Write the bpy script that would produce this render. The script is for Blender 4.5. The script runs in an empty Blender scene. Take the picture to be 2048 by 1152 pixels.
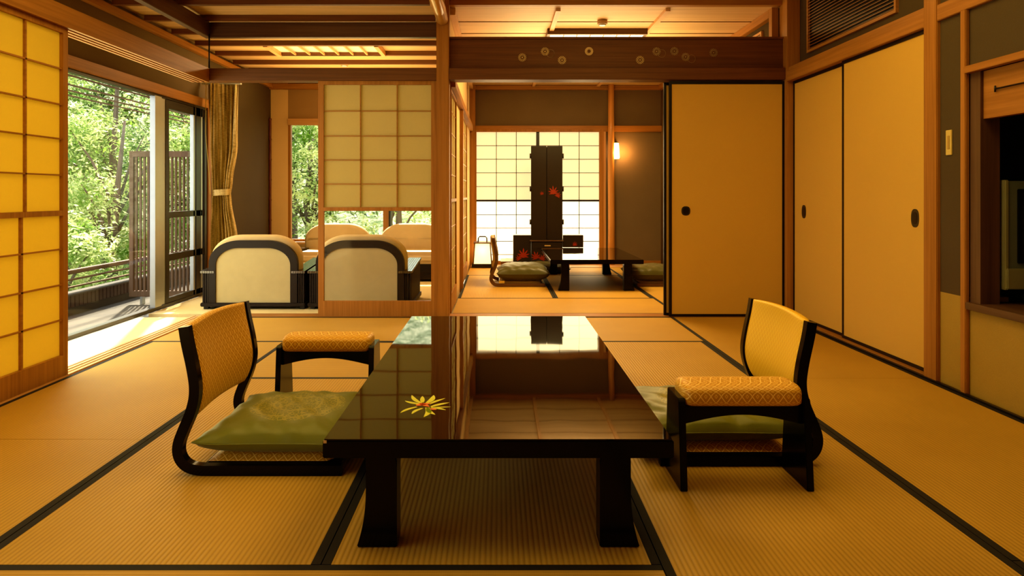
import bpy, bmesh, math, random
from mathutils import Vector, Matrix
random.seed(7)
C = bpy.context.scene.collection
PI = math.pi

# ------------------------------------------------------------------ materials
def new_mat(name):
    m = bpy.data.materials.new(name); m.use_nodes = True
    nt = m.node_tree; b = nt.nodes['Principled BSDF']
    return m, nt, b
def node(nt, t, **k):
    n = nt.nodes.new(t)
    for a, v in k.items(): setattr(n, a, v)
    return n
def math_n(nt, op, a, b=None, c=None):
    n = node(nt, 'ShaderNodeMath', operation=op)
    for i, v in enumerate((a, b, c)):
        if v is None: continue
        if isinstance(v, (int, float)): n.inputs[i].default_value = v
        else: nt.links.new(v, n.inputs[i])
    return n.outputs[0]
def mixc(nt, f, a, b):
    n = node(nt, 'ShaderNodeMix', data_type='RGBA')
    if isinstance(f, (int, float)): n.inputs[0].default_value = f
    else: nt.links.new(f, n.inputs[0])
    for i, v in ((6, a), (7, b)):
        if isinstance(v, tuple): n.inputs[i].default_value = (*v[:3], 1)
        else: nt.links.new(v, n.inputs[i])
    return n.outputs[2]
def coords(nt, kind='pos', scale=(1, 1, 1)):
    if kind == 'pos': o = node(nt, 'ShaderNodeNewGeometry').outputs['Position']
    elif kind == 'uv': o = node(nt, 'ShaderNodeTexCoord').outputs['UV']
    else: o = node(nt, 'ShaderNodeTexCoord').outputs['Object']
    m = node(nt, 'ShaderNodeMapping'); m.inputs['Scale'].default_value = scale
    nt.links.new(o, m.inputs[0]); return m.outputs[0]
def noise(nt, vec, scale, detail=3, rough=.5):
    n = node(nt, 'ShaderNodeTexNoise'); n.inputs['Scale'].default_value = scale
    n.inputs['Detail'].default_value = detail; n.inputs['Roughness'].default_value = rough
    nt.links.new(vec, n.inputs['Vector']); return n.outputs['Fac']
def ramp(nt, f, lo, hi):
    n = node(nt, 'ShaderNodeMapRange'); n.inputs[1].default_value = lo; n.inputs[2].default_value = hi
    nt.links.new(f, n.inputs[0]); return n.outputs[0]
def bump(nt, b, h, strength=.3, dist=.002):
    n = node(nt, 'ShaderNodeBump'); n.inputs['Strength'].default_value = strength; n.inputs['Distance'].default_value = dist
    nt.links.new(h, n.inputs['Height']); nt.links.new(n.outputs[0], b.inputs['Normal'])
def lin(r, g, b):
    f = lambda c: (c/255/12.92) if c/255 <= .04045 else ((c/255+.055)/1.055)**2.4
    return (f(r), f(g), f(b))

def wood(name, c1, c2, axis='z', rough=.45, dens=55, spec=.35):
    m, nt, b = new_mat(name)
    sc = {'x': (.03, 1, 1), 'y': (1, .03, 1), 'z': (1, 1, .03)}[axis]
    v = coords(nt, 'pos', sc)
    f = noise(nt, v, dens, 4, .6)
    g = noise(nt, v, dens*.2, 2)
    f = ramp(nt, math_n(nt, 'ADD', math_n(nt, 'MULTIPLY', f, .6), math_n(nt, 'MULTIPLY', g, .4)), .34, .66)
    nt.links.new(mixc(nt, f, c1, c2), b.inputs['Base Color'])
    b.inputs['Roughness'].default_value = rough; b.inputs['Specular IOR Level'].default_value = spec
    bump(nt, b, f, .12, .001)
    return m
def plain(name, c, rough=.6, metal=0, spec=.5, nz=0, emis=None, es=0):
    m, nt, b = new_mat(name)
    v = coords(nt, 'pos'); f = noise(nt, v, 12, 4)
    k = .08 if not nz else nz
    nt.links.new(mixc(nt, f, tuple(x*(1-k) for x in c), tuple(min(1, x*(1+k)) for x in c)), b.inputs['Base Color'])
    b.inputs['Roughness'].default_value = rough; b.inputs['Metallic'].default_value = metal
    b.inputs['Specular IOR Level'].default_value = spec
    if emis: b.inputs['Emission Color'].default_value = (*emis, 1); b.inputs['Emission Strength'].default_value = es
    return m
def plaster(name, c, nz=.1):
    m, nt, b = new_mat(name)
    v = coords(nt, 'pos'); f = noise(nt, v, 260, 3, .7); g = noise(nt, v, 3, 3)
    h = math_n(nt, 'ADD', math_n(nt, 'MULTIPLY', f, .6), math_n(nt, 'MULTIPLY', g, .4))
    nt.links.new(mixc(nt, h, tuple(x*(1-2*nz) for x in c), tuple(x*(1+2*nz) for x in c)), b.inputs['Base Color'])
    b.inputs['Roughness'].default_value = .95; b.inputs['Specular IOR Level'].default_value = .1
    bump(nt, b, f, .35, .002); return m
def tatami_mat_material(name, axis, c1, c2):
    m, nt, b = new_mat(name)
    v = coords(nt, 'pos'); s = node(nt, 'ShaderNodeSeparateXYZ'); nt.links.new(v, s.inputs[0])
    a, o = (s.outputs[0], s.outputs[1]) if axis == 'y' else (s.outputs[1], s.outputs[0])
    rib = math_n(nt, 'MULTIPLY_ADD', math_n(nt, 'SINE', math_n(nt, 'MULTIPLY', a, 2*PI/.0152)), .5, .5)
    sc = (1, 40, 1) if axis == 'x' else (40, 1, 1)
    rib2 = math_n(nt, 'POWER', rib, .6)
    cross = math_n(nt, 'MULTIPLY_ADD', math_n(nt, 'SINE', math_n(nt, 'MULTIPLY', o, 2*PI/.006)), .5, .5)
    n1 = noise(nt, v, 2.2, 3); n2 = noise(nt, coords(nt, 'pos', (sc[0]*8, sc[1]*8, 1)), 3, 2)
    k = math_n(nt, 'ADD', math_n(nt, 'MULTIPLY', rib2, .42), math_n(nt, 'ADD', math_n(nt, 'MULTIPLY', n1, .38), math_n(nt, 'ADD', math_n(nt, 'MULTIPLY', n2, .22), math_n(nt, 'MULTIPLY', cross, .06))))
    nt.links.new(mixc(nt, k, c1, c2), b.inputs['Base Color'])
    b.inputs['Roughness'].default_value = .55; b.inputs['Specular IOR Level'].default_value = .3
    bump(nt, b, rib2, .5, .0015); return m
def brocade(name, base, line, dot, pitch=.045, rough=.5, sheen=.2):
    """diamond lattice with a dot in each diamond, in the surface's own uv (metres)"""
    m, nt, b = new_mat(name)
    v = coords(nt, 'uv', (1/pitch, 1/pitch, 1)); s = node(nt, 'ShaderNodeSeparateXYZ'); nt.links.new(v, s.inputs[0])
    p = math_n(nt, 'ADD', s.outputs[0], s.outputs[1]); q = math_n(nt, 'SUBTRACT', s.outputs[0], s.outputs[1])
    fa = math_n(nt, 'ABSOLUTE', math_n(nt, 'SUBTRACT', math_n(nt, 'FRACT', p), .5))
    fb = math_n(nt, 'ABSOLUTE', math_n(nt, 'SUBTRACT', math_n(nt, 'FRACT', q), .5))
    ln = math_n(nt, 'GREATER_THAN', math_n(nt, 'MAXIMUM', fa, fb), .446)
    ft = math_n(nt, 'MAXIMUM', fa, fb)
    d1 = math_n(nt, 'LESS_THAN', ft, .17); d2 = math_n(nt, 'LESS_THAN', ft, .08)
    ring = math_n(nt, 'SUBTRACT', d1, d2)
    c = mixc(nt, ln, base, line); c = mixc(nt, ring, c, dot)
    nt.links.new(c, b.inputs['Base Color'])
    b.inputs['Roughness'].default_value = rough; b.inputs['Sheen Weight'].default_value = sheen
    b.inputs['Sheen Tint'].default_value = (*line, 1)
    h = math_n(nt, 'ADD', ln, ring); bump(nt, b, h, .3, .001)
    return m
def zabuton_material(name, c, gold):
    """green satin with a round embroidered medallion (uv centred on the cushion, metres)"""
    m, nt, b = new_mat(name)
    v = coords(nt, 'uv'); s = node(nt, 'ShaderNodeSeparateXYZ'); nt.links.new(v, s.inputs[0])
    x, y = s.outputs[0], s.outputs[1]
    r = math_n(nt, 'SQRT', math_n(nt, 'ADD', math_n(nt, 'MULTIPLY', x, x), math_n(nt, 'MULTIPLY', y, y)))
    inside = math_n(nt, 'LESS_THAN', r, .185)
    vo = node(nt, 'ShaderNodeTexVoronoi', feature='DISTANCE_TO_EDGE'); vo.inputs['Scale'].default_value = 62
    nt.links.new(v, vo.inputs['Vector'])
    pat = math_n(nt, 'LESS_THAN', vo.outputs['Distance'], .09)
    rings = math_n(nt, 'LESS_THAN', math_n(nt, 'ABSOLUTE', math_n(nt, 'SUBTRACT', math_n(nt, 'FRACT', math_n(nt, 'MULTIPLY', r, 16.2)), .5)), .07)
    f = math_n(nt, 'MULTIPLY', math_n(nt, 'MAXIMUM', pat, rings), math_n(nt, 'MULTIPLY', inside, .62))
    nt.links.new(mixc(nt, f, c, gold), b.inputs['Base Color'])
    b.inputs['Roughness'].default_value = .42; b.inputs['Specular IOR Level'].default_value = .35
    b.inputs['Sheen Weight'].default_value = .15
    w = noise(nt, coords(nt, 'uv', (1, 1, 1)), 9, 4, .55)
    bump(nt, b, math_n(nt, 'ADD', math_n(nt, 'MULTIPLY', w, 1), math_n(nt, 'MULTIPLY', f, .2)), .35, .008)
    return m
def lacquer(name, c, rough=.06, wav=.0, ior=1.55):
    m, nt, b = new_mat(name)
    v = coords(nt, 'pos'); f = noise(nt, v, 3, 4)
    nt.links.new(mixc(nt, f, tuple(x*.6 for x in c), tuple(x*1.5 for x in c)), b.inputs['Base Color'])
    b.inputs['Roughness'].default_value = rough; b.inputs['IOR'].default_value = ior
    if wav:
        h = noise(nt, coords(nt, 'pos', (1, .5, 1)), 5, 1); bump(nt, b, h, wav, .01)
    return m
def paper(name, c, e, es):
    m, nt, b = new_mat(name)
    v = coords(nt, 'pos'); f = noise(nt, v, 90, 4, .7); g = noise(nt, v, 1.6, 2)
    k = math_n(nt, 'ADD', math_n(nt, 'MULTIPLY', f, .5), math_n(nt, 'MULTIPLY', g, .5))
    nt.links.new(mixc(nt, k, tuple(x*.9 for x in c), tuple(min(1, x*1.08) for x in c)), b.inputs['Base Color'])
    b.inputs['Roughness'].default_value = .8; b.inputs['Specular IOR Level'].default_value = .15
    tr = node(nt, 'ShaderNodeBsdfTranslucent'); tr.inputs[0].default_value = (*c, 1)
    mx = node(nt, 'ShaderNodeMixShader'); mx.inputs[0].default_value = .4
    out = nt.nodes['Material Output']
    nt.links.new(b.outputs[0], mx.inputs[1]); nt.links.new(tr.outputs[0], mx.inputs[2]); nt.links.new(mx.outputs[0], out.inputs[0])
    b.inputs['Emission Color'].default_value = (*e, 1); b.inputs['Emission Strength'].default_value = es  # emission stands in for daylight coming through the paper
    return m
def glass_mat(name, tint=(1, 1, 1), base=.035):
    m, nt, b = new_mat(name)
    t = node(nt, 'ShaderNodeBsdfTransparent'); t.inputs[0].default_value = (*tint, 1)
    g = node(nt, 'ShaderNodeBsdfGlossy'); g.inputs['Roughness'].default_value = .01
    fr = node(nt, 'ShaderNodeFresnel'); fr.inputs[0].default_value = 1.38
    mx = node(nt, 'ShaderNodeMixShader')
    geo = node(nt, 'ShaderNodeNewGeometry'); front = math_n(nt, 'SUBTRACT', 1, geo.outputs['Backfacing'])
    nt.links.new(math_n(nt, 'MULTIPLY', fr.outputs[0], front), mx.inputs[0])
    nt.links.new(t.outputs[0], mx.inputs[1]); nt.links.new(g.outputs[0], mx.inputs[2])
    nt.links.new(mx.outputs[0], nt.nodes['Material Output'].inputs[0]); return m
def leaf_mat(name, c1, c2):
    m, nt, b = new_mat(name)
    f = noise(nt, coords(nt, 'pos'), 1.7, 3)
    f2 = noise(nt, coords(nt, 'pos'), 17, 2)
    col = mixc(nt, ramp(nt, math_n(nt, 'ADD', math_n(nt, 'MULTIPLY', f, .6), math_n(nt, 'MULTIPLY', f2, .4)), .42, .60), c1, c2)  # wide colour range; the pale end imitates highlights on the leaves
    nt.links.new(col, b.inputs['Base Color']); b.inputs['Roughness'].default_value = .45
    tr = node(nt, 'ShaderNodeBsdfTranslucent'); nt.links.new(col, tr.inputs[0])
    mx = node(nt, 'ShaderNodeMixShader'); mx.inputs[0].default_value = .58
    nt.links.new(b.outputs[0], mx.inputs[1]); nt.links.new(tr.outputs[0], mx.inputs[2])
    nt.links.new(mx.outputs[0], nt.nodes['Material Output'].inputs[0]); return m

W1, W2 = (.31, .135, .03), (.47, .225, .058)         # sugi / hinoki joinery
M = {}
for ax in 'xyz': M['w'+ax] = wood('joinery_wood_'+ax, W1, W2, ax)
for ax in 'xyz': M['d'+ax] = wood('dark_wood_'+ax, (.10, .055, .032), (.17, .095, .055), ax, .4)
for ax in 'xyz': M['m'+ax] = wood('ranma_wood_'+ax, (.115, .050, .022), (.20, .085, .035), ax, .45)
M['pale'] = wood('pale_wood', (.55, .31, .13), (.72, .44, .2), 'x', .4)
M['paley'] = wood('pale_wood_y', (.55, .31, .13), (.72, .44, .2), 'y', .4)
M['palez'] = wood('pale_wood_z', (.55, .31, .13), (.72, .44, .2), 'z', .4)
M['ceil'] = wood('ceiling_board', (.50, .33, .15), (.72, .50, .25), 'x', .5, 30)
M['log'] = wood('polished_log', (.50, .24, .08), (.72, .40, .15), 'z', .25, 20)
M['logy'] = wood('polished_log_y', (.55, .27, .08), (.78, .46, .16), 'y', .2, 20)
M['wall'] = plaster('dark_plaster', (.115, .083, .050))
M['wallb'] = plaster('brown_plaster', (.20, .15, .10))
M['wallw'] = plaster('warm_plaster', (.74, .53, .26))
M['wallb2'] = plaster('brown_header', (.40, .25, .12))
M['ochre'] = plaster('ochre_plaster', (.42, .29, .075), .15)
M['carpet'] = plaster('cream_carpet', (.82, .68, .38))
M['fus'] = plaster('fusuma_paper', (.66, .43, .105), .03)
TA, TB = (.34, .20, .036), (.63, .40, .078)
M['tatx'] = tatami_mat_material('tatami_across', 'x', TA, TB)
M['taty'] = tatami_mat_material('tatami_along', 'y', TA, TB)
M['heri'] = plain('mat_border_cloth', (.018, .016, .014), .8, nz=.3)
M['lac'] = lacquer('black_lacquer', (.0035, .003, .003), .18, 0, 1.36)
M['top'] = lacquer('polished_tabletop', (.010, .006, .004), .025, .06, 1.68)
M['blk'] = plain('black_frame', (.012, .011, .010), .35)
M['dkfr'] = plain('dark_bronze', (.045, .036, .026), .35)
M['alu'] = plain('aluminium', (.55, .56, .50), .35, .6)
M['glass'] = glass_mat('window_glass')
M['broc'] = brocade('gold_brocade', (.62, .31, .018), (.95, .70, .20), (.86, .56, .11), .036)
M['brocb'] = brocade('gold_brocade_fine', (.88, .52, .02), (.95, .66, .09), (.86, .54, .07), .026)
M['zab'] = zabuton_material('green_satin', (.17, .175, .018), (.40, .33, .05))
M['zab2'] = zabuton_material('grey_green_satin', (.085, .080, .022), (.10, .09, .03))
M['emb'] = plain('gold_leaf', (.64, .60, .05), .4, 0, emis=(.6, .55, .05), es=.12)  # emission added, so the painted petals glow by themselves
M['embo'] = plain('orange_paint', (.75, .20, .04), .4, emis=(.75, .2, .04), es=.12)  # same added glow for the flower centre
M['mapl'] = plain('maple_red_paint', (.30, .035, .012), .4)
M['gold'] = plain('brass_and_openwork_light', (.62, .44, .20), .35, .3)  # brass; also colours the openwork petals like light showing through
M['dgold'] = plain('dim_openwork_light', (.44, .31, .17), .4, .3)  # darker copy for openwork where less light shows through
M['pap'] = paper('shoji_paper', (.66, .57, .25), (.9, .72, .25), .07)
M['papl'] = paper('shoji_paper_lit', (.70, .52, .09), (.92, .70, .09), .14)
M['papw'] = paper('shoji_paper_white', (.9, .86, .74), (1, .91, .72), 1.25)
M['papw2'] = paper('shoji_paper_white_upper', (.9, .86, .7), (1, .86, .56), .72)  # weaker added emission for the upper half
M['fab'] = plain('cream_upholstery', (.62, .47, .24), .75)
M['fabb'] = plain('beige_back_cloth', (.50, .43, .24), .8)
M['mesh'] = plain('tv_grey', (.16, .18, .12), .35)
M['scr'] = lacquer('tv_screen', (.02, .024, .02), .1)
M['silv'] = plain('tv_silver', (.42, .40, .20), .35, .4)
M['swp'] = plain('switch_plate', (.66, .52, .16), .4)
M['swk'] = plain('switch_rocker', (.50, .34, .10), .4)
M['lamp'] = plain('lamp_shade_glow', (1, .85, .6), .5, emis=(1, .72, .36), es=5)
M['lamp2'] = plain('lantern_glow', (1, .85, .6), .5, emis=(1, .66, .30), es=1.6)
M['panel'] = plain('light_panel', (1, .9, .7), .5, emis=(1, .86, .55), es=3.2)
M['conc'] = plaster('concrete', (.34, .32, .27), .08)
M['conx'] = plaster('shaded_concrete', (.17, .155, .125), .08)  # concrete with the shade under the eaves put into its colour
M['brick'] = plain('brick', (.13, .085, .06), .8, nz=.3)  # colour darkened for the same balcony shade
M['lwood'] = wood('weathered_wood', (.17, .10, .05), (.26, .16, .085), 'z', .7)
M['lwoody'] = wood('weathered_wood_y', (.17, .10, .05), (.26, .16, .085), 'y', .7)
M['bark'] = wood('bark', (.10, .075, .05), (.22, .17, .12), 'z', .9)
M['leaf0'] = leaf_mat('leaf_fresh', (.20, .36, .05), (1, .98, .56))
M['leaf1'] = leaf_mat('leaf_mid', (.09, .24, .035), (.75, .84, .32))
M['leaf2'] = leaf_mat('leaf_deep', (.03, .085, .02), (.34, .46, .12))
def hill_mat():
    m, nt, b = new_mat('hill_bushes')
    f = noise(nt, coords(nt, 'pos'), 2.6, 8, .75)
    nt.links.new(mixc(nt, ramp(nt, f, .42, .62), (.12, .22, .05), (1, 1, .6)), b.inputs['Base Color'])  # pale mottling in the colour stands in for bright sunlit bushes
    b.inputs['Roughness'].default_value = .9; bump(nt, b, f, 1, .3); return m
M['hill'] = hill_mat()
def curtain_mat():
    m, nt, b = new_mat('curtain_cloth')
    f = noise(nt, coords(nt, 'pos', (6, 6, 60)), 5, 3)
    g = noise(nt, coords(nt, 'pos', (10, 10, 1.5)), 3, 4)
    c = mixc(nt, ramp(nt, math_n(nt, 'MULTIPLY', math_n(nt, 'ADD', f, g), .5), .42, .6), (.34, .24, .08), (.66, .50, .22))
    nt.links.new(c, b.inputs['Base Color']); b.inputs['Roughness'].default_value = .85
    return m
M['curt'] = curtain_mat()
M['beige'] = plain('beige_chair_cloth', (.52, .36, .18), .7)

# ------------------------------------------------------------------ mesh helper
class MB:
    def __init__(s): s.bm = bmesh.new(); s.uv = s.bm.loops.layers.uv.new('UVMap')
    def box(s, x0, x1, y0, y1, z0, z1, bev=0):
        t = bmesh.new()
        r = bmesh.ops.create_cube(t, size=1)
        for v in t.verts:
            v.co = Vector(((x0+x1)/2+v.co.x*(x1-x0), (y0+y1)/2+v.co.y*(y1-y0), (z0+z1)/2+v.co.z*(z1-z0)))
        if bev: bmesh.ops.bevel(t, geom=list(t.edges), offset=bev, segments=2, affect='EDGES')
        s.merge(t); return s
    def merge(s, t, mat=None):
        if mat: bmesh.ops.transform(t, matrix=mat, verts=t.verts)
        bmesh.ops.recalc_face_normals(t, faces=t.faces)
        vm = {v: s.bm.verts.new(v.co) for v in t.verts}
        for f in t.faces:
            try: nf = s.bm.faces.new([vm[v] for v in f.verts])
            except ValueError: continue
            nf.smooth = f.smooth
        t.free()
    def prism(s, pts, axis, a0, a1, bev=0):
        """extrude a 2D outline; axis 'x': pts are (y,z); 'y': (x,z); 'z': (x,y)"""
        t = bmesh.new()
        f3 = {'x': lambda p, a: (a, p[0], p[1]), 'y': lambda p, a: (p[0], a, p[1]), 'z': lambda p, a: (p[0], p[1], a)}[axis]
        A = [t.verts.new(f3(p, a0)) for p in pts]; B = [t.verts.new(f3(p, a1)) for p in pts]
        n = len(pts)
        t.faces.new(A); t.faces.new(B[::-1])
        for i in range(n): t.faces.new((A[i], B[i], B[(i+1) % n], A[(i+1) % n]))
        if bev: bmesh.ops.bevel(t, geom=list(t.edges), offset=bev, segments=2, affect='EDGES')
        s.merge(t); return s
    def strip(s, pl, thick, axis, a0, a1, bev=0):
        """a bent bar: centre polyline pl in the plane across axis, given thickness, from a0 to a1 along axis"""
        L, R = [], []
        for i, p in enumerate(pl):
            q0 = pl[max(i-1, 0)]; q1 = pl[min(i+1, len(pl)-1)]
            d = Vector((q1[0]-q0[0], q1[1]-q0[1])).normalized(); n = Vector((-d.y, d.x))
            th = thick(i/(len(pl)-1)) if callable(thick) else thick
            L.append((p[0]+n.x*th/2, p[1]+n.y*th/2)); R.append((p[0]-n.x*th/2, p[1]-n.y*th/2))
        t = bmesh.new()
        f3 = {'x': lambda p, a: (a, p[0], p[1]), 'y': lambda p, a: (p[0], a, p[1]), 'z': lambda p, a: (p[0], p[1], a)}[axis]
        rows = [[t.verts.new(f3(p, a)) for p in (L[i], R[i]) for a in (a0, a1)] for i in range(len(pl))]
        for i in range(len(pl)-1):
            a, b = rows[i], rows[i+1]
            for k0, k1 in ((0, 1), (1, 3), (3, 2), (2, 0)): t.faces.new((a[k0], b[k0], b[k1], a[k1]))
        t.faces.new((rows[0][0], rows[0][1], rows[0][3], rows[0][2])); t.faces.new((rows[-1][0], rows[-1][2], rows[-1][3], rows[-1][1]))
        if bev:
            es = [e for e in t.edges if e.is_manifold and e.calc_face_angle() > .8]
            bmesh.ops.bevel(t, geom=es, offset=bev, segments=2, affect='EDGES')
        s.merge(t); return s
    def tube(s, pts, r, n=10, smooth=True, cap=True):
        pts = [Vector(p) for p in pts]; t = bmesh.new(); rings = []
        for i, p in enumerate(pts):
            d = (pts[min(i+1, len(pts)-1)]-pts[max(i-1, 0)]).normalized()
            ref = Vector((0, 1, 0)) if abs(d.z) > .8 else Vector((0, 0, 1)); a = d.cross(ref); a = Vector((1, 0, 0)) if a.length < 1e-3 else a.normalized(); b = d.cross(a)
            rr = r[i] if isinstance(r, (list, tuple)) else r
            rings.append([t.verts.new(p+a*rr*math.cos(2*PI*k/n)+b*rr*math.sin(2*PI*k/n)) for k in range(n)])
        for i in range(len(rings)-1):
            for k in range(n):
                f = t.faces.new((rings[i][k], rings[i][(k+1) % n], rings[i+1][(k+1) % n], rings[i+1][k])); f.smooth = smooth
        if cap: t.faces.new(rings[0]); t.faces.new(rings[-1][::-1])
        s.merge(t); return s
    def grid(s, fn, nu, nv, closed=False, uvf=None, smooth=True):
        """fn(u,v)->co for u,v in 0..1; uvf(u,v)->uv in metres"""
        V = [[s.bm.verts.new(fn(i/nu, j/nv)) for j in range(nv+1)] for i in range(nu+1)]
        for i in range(nu):
            for j in range(nv):
                f = s.bm.faces.new((V[i][j], V[i+1][j], V[i+1][j+1], V[i][j+1])); f.smooth = smooth
                if uvf:
                    for l, (a, b) in zip(f.loops, ((i, j), (i+1, j), (i+1, j+1), (i, j+1))): l[s.uv].uv = uvf(a/nu, b/nv)
        return s
    def boxuv(s):
        """uv in metres by dominant normal"""
        s.bm.normal_update()
        for f in s.bm.faces:
            n = f.normal; ax = max(range(3), key=lambda i: abs(n[i]))
            for l in f.loops:
                c = l.vert.co; l[s.uv].uv = ((c.y, c.z), (c.x, c.z), (c.x, c.y))[ax]
        return s
    def build(s, name, mat, parent=None, world=False, smooth=False):
        off = Vector((0, 0, 0))
        if parent is None and s.bm.verts:
            xs = [v.co for v in s.bm.verts]
            lo = [min(c[i] for c in xs) for i in range(3)]; hi = [max(c[i] for c in xs) for i in range(3)]
            off = Vector(((lo[0]+hi[0])/2, (lo[1]+hi[1])/2, lo[2]))
        elif world:
            p = parent
            while p is not None: off += p.location; p = p.parent
        for v in s.bm.verts: v.co -= off
        me = bpy.data.meshes.new(name)
        if smooth:
            for f in s.bm.faces: f.smooth = True
        s.bm.to_mesh(me); s.bm.free()
        me.materials.append(M[mat] if isinstance(mat, str) else mat)
        o = bpy.data.objects.new(name, me); C.objects.link(o)
        if parent is None: o.location = off
        else: o.parent = parent
        return o
def thing(name, label, cat, loc=(0, 0, 0), group=None, kind=None, rz=0):
    o = bpy.data.objects.new(name, None); C.objects.link(o); o.location = loc; o.empty_display_size = .1
    o.rotation_euler = (0, 0, rz)
    return tag(o, label, cat, group, kind)
def tag(o, label=None, cat=None, group=None, kind=None):
    if label: o['label'] = label
    if cat: o['category'] = cat
    if group: o['group'] = group
    if kind: o['kind'] = kind
    return o
def S(name, mb, mat, label=None, cat=None):
    return tag(mb.build(name, mat), label, cat, kind='structure')
def dup(root, loc, rz=0, label=None, group=None):
    def cp(o, p):
        c = o.copy(); C.objects.link(c)
        if p: c.parent = p
        for ch in list(o.children): cp(ch, c)
        return c
    r = cp(root, None); r.location = loc; r.rotation_euler = (0, 0, rz)
    if label: r['label'] = label
    if group: r['group'] = group
    return r
def smooth_pl(pl, k=3):
    """Chaikin"""
    for _ in range(k):
        q = [pl[0]]
        for a, b in zip(pl, pl[1:]):
            q += [tuple(a[i]*.75+b[i]*.25 for i in range(2)), tuple(a[i]*.25+b[i]*.75 for i in range(2))]
        q.append(pl[-1]); pl = q
    return pl

# ------------------------------------------------------------------ the setting
XL, XR, YB = -2.37, 2.33, 5.68
S('floor', MB().box(-3.02, 3.2, -.5, 10.1, -.30, -.04), 'conc')
S('floor_corridor', MB().box(-2.93, -2.52, -.5, 5.64, -.04, 0), 'carpet', 'cream carpet strip along the garden window', 'carpet')
S('floor_lounge', MB().box(-2.93, -.5, 5.80, 8.97, -.04, 0), 'carpet', 'cream carpet under the lounge armchairs', 'carpet')
# sills with tracks
g = MB()
for i in range(4): g.box(-2.515+.036*i, -2.515+.036*i+.024, -.5, 5.70, -.04, .004)
g.box(-2.515, -2.372, -.5, 5.70, -.04, -.006)
S('trim_1', g, 'paley', 'grooved wooden sliding track between tatami and carpet', 'sill')
g = MB(); g.box(-2.37, 2.33, 5.655, 5.80, -.04, .004)
S('trim_2', g, 'wx', 'wooden threshold between the two rooms', 'sill')
S('trim_3', MB().box(2.333, 2.44, 3.79, 5.6, -.04, .018), 'wy', 'wooden sill under the cupboard doors', 'sill')
S('baseboard_right', MB().box(2.315, 2.333, -.5, 5.62, -.04, .010), 'blk')

# tatami mats
def mat(x0, x1, y0, y1, along, label, group=None):
    t = thing('tatami_mat', label, 'tatami mat', ((x0+x1)/2, (y0+y1)/2, -.035), group)
    e = .0015; h = .026
    x0 += e; x1 -= e; y0 += e; y1 -= e
    if along == 'y':
        MB().box(x0+h, x1-h, y0, y1, -.035, 0).build('woven_surface', 'taty', t, True)
        for a in ((x0, x0+h), (x1-h, x1)): MB().box(a[0], a[1], y0, y1, -.035, .0005).build('cloth_border', 'heri', t, True)
    else:
        MB().box(x0, x1, y0+h, y1-h, -.035, 0).build('woven_surface', 'tatx', t, True)
        for a in ((y0, y0+h), (y1-h, y1)): MB().box(x0, x1, a[0], a[1], -.035, .0005).build('cloth_border', 'heri', t, True)
    return t
c = [-2.37, -1.43, -.48, .44, 1.40, 2.315]; r = [.93, 1.87, 2.83, 3.76, 4.70, 5.65]
mat(c[0], c[1], r[0], r[2], 'y', 'tatami mat beside the paper screen, in front of the seam beside the chair')
mat(c[0], c[1], r[2], r[4], 'y', 'tatami mat along the grooved track behind the legless chair')
mat(c[0], c[2], r[4], r[5], 'x', 'tatami mat at the foot of the half-glazed paper screen')
mat(c[2], c[4], r[4], r[5], 'x', 'tatami mat across the threshold end of the lacquer table')
mat(c[4], c[5], 3.77, r[5], 'y', 'tatami mat in the corner before the black-framed sliding door')
mat(c[4], c[5], 1.89, 3.77, 'y', 'tatami mat running past the switch plate wall')
mat(c[1], c[3], r[3], r[4], 'x', 'tatami mat lying crosswise behind the armrest and under the table end')
mat(c[1], c[2], r[1], r[3], 'y', 'tatami mat under the legless chair with the visible green cushion')
mat(c[2], c[3], r[1], r[3], 'y', 'tatami mat directly under the near table legs')
mat(c[3], c[4], r[2], r[4], 'y', 'ribbed tatami mat under the chair half hidden by its armrest')
mat(c[3], c[4], r[0], r[2], 'y', 'tatami mat under the armrest legs beside the table')
mat(c[1], c[3], r[0], r[1], 'x', 'tatami mat lying crosswise in front of the table')
mat(c[4], c[5], r[0], 1.89, 'y', 'tatami mat nearest the television alcove')
mat(-.39, 1.49, 5.805, 6.69, 'x', 'tatami mat just beyond the threshold in the far room')
mat(-.39, .55, 6.69, 8.57, 'y', 'tatami mat under the far room chair with the brown-grey cushion')
mat(.55, 1.49, 6.69, 8.57, 'y', 'tatami mat under the small table in the far room')
mat(1.49, 2.33, 5.805, 7.69, 'y', 'tatami mat under the half hidden cushion in the far room')
mat(1.49, 2.33, 7.69, 9.5, 'y', 'tatami mat by the far room wall lamp')
mat(-.39, 1.49, 8.57, 9.5, 'x', 'tatami mat in front of the dressing mirror')
S('floor_far', MB().box(-.39, 2.33, 9.505, 9.90, -.04, .004), 'pale', 'wooden board floor by the bright paper window', 'floor')

S('floor_near', MB().box(-2.37, 2.315, -.5, .925, -.04, 0), 'tatx', 'plain tatami surface nearest the viewer', 'floor')
# walls
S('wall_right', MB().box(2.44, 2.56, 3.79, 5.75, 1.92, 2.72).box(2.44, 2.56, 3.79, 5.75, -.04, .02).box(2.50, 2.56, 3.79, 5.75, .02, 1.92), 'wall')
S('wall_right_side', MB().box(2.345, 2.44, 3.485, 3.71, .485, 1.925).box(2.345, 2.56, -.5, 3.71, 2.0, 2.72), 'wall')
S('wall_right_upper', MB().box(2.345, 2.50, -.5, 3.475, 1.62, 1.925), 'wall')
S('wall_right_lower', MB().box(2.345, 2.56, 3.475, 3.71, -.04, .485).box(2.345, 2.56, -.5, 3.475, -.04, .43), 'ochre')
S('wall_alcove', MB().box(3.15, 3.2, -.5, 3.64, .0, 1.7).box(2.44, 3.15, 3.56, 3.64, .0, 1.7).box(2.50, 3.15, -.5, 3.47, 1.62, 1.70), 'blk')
S('wall_upper_right', MB().box(2.345, 2.56, 3.71, 5.62, 2.0, 2.03), 'wy')
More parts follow.
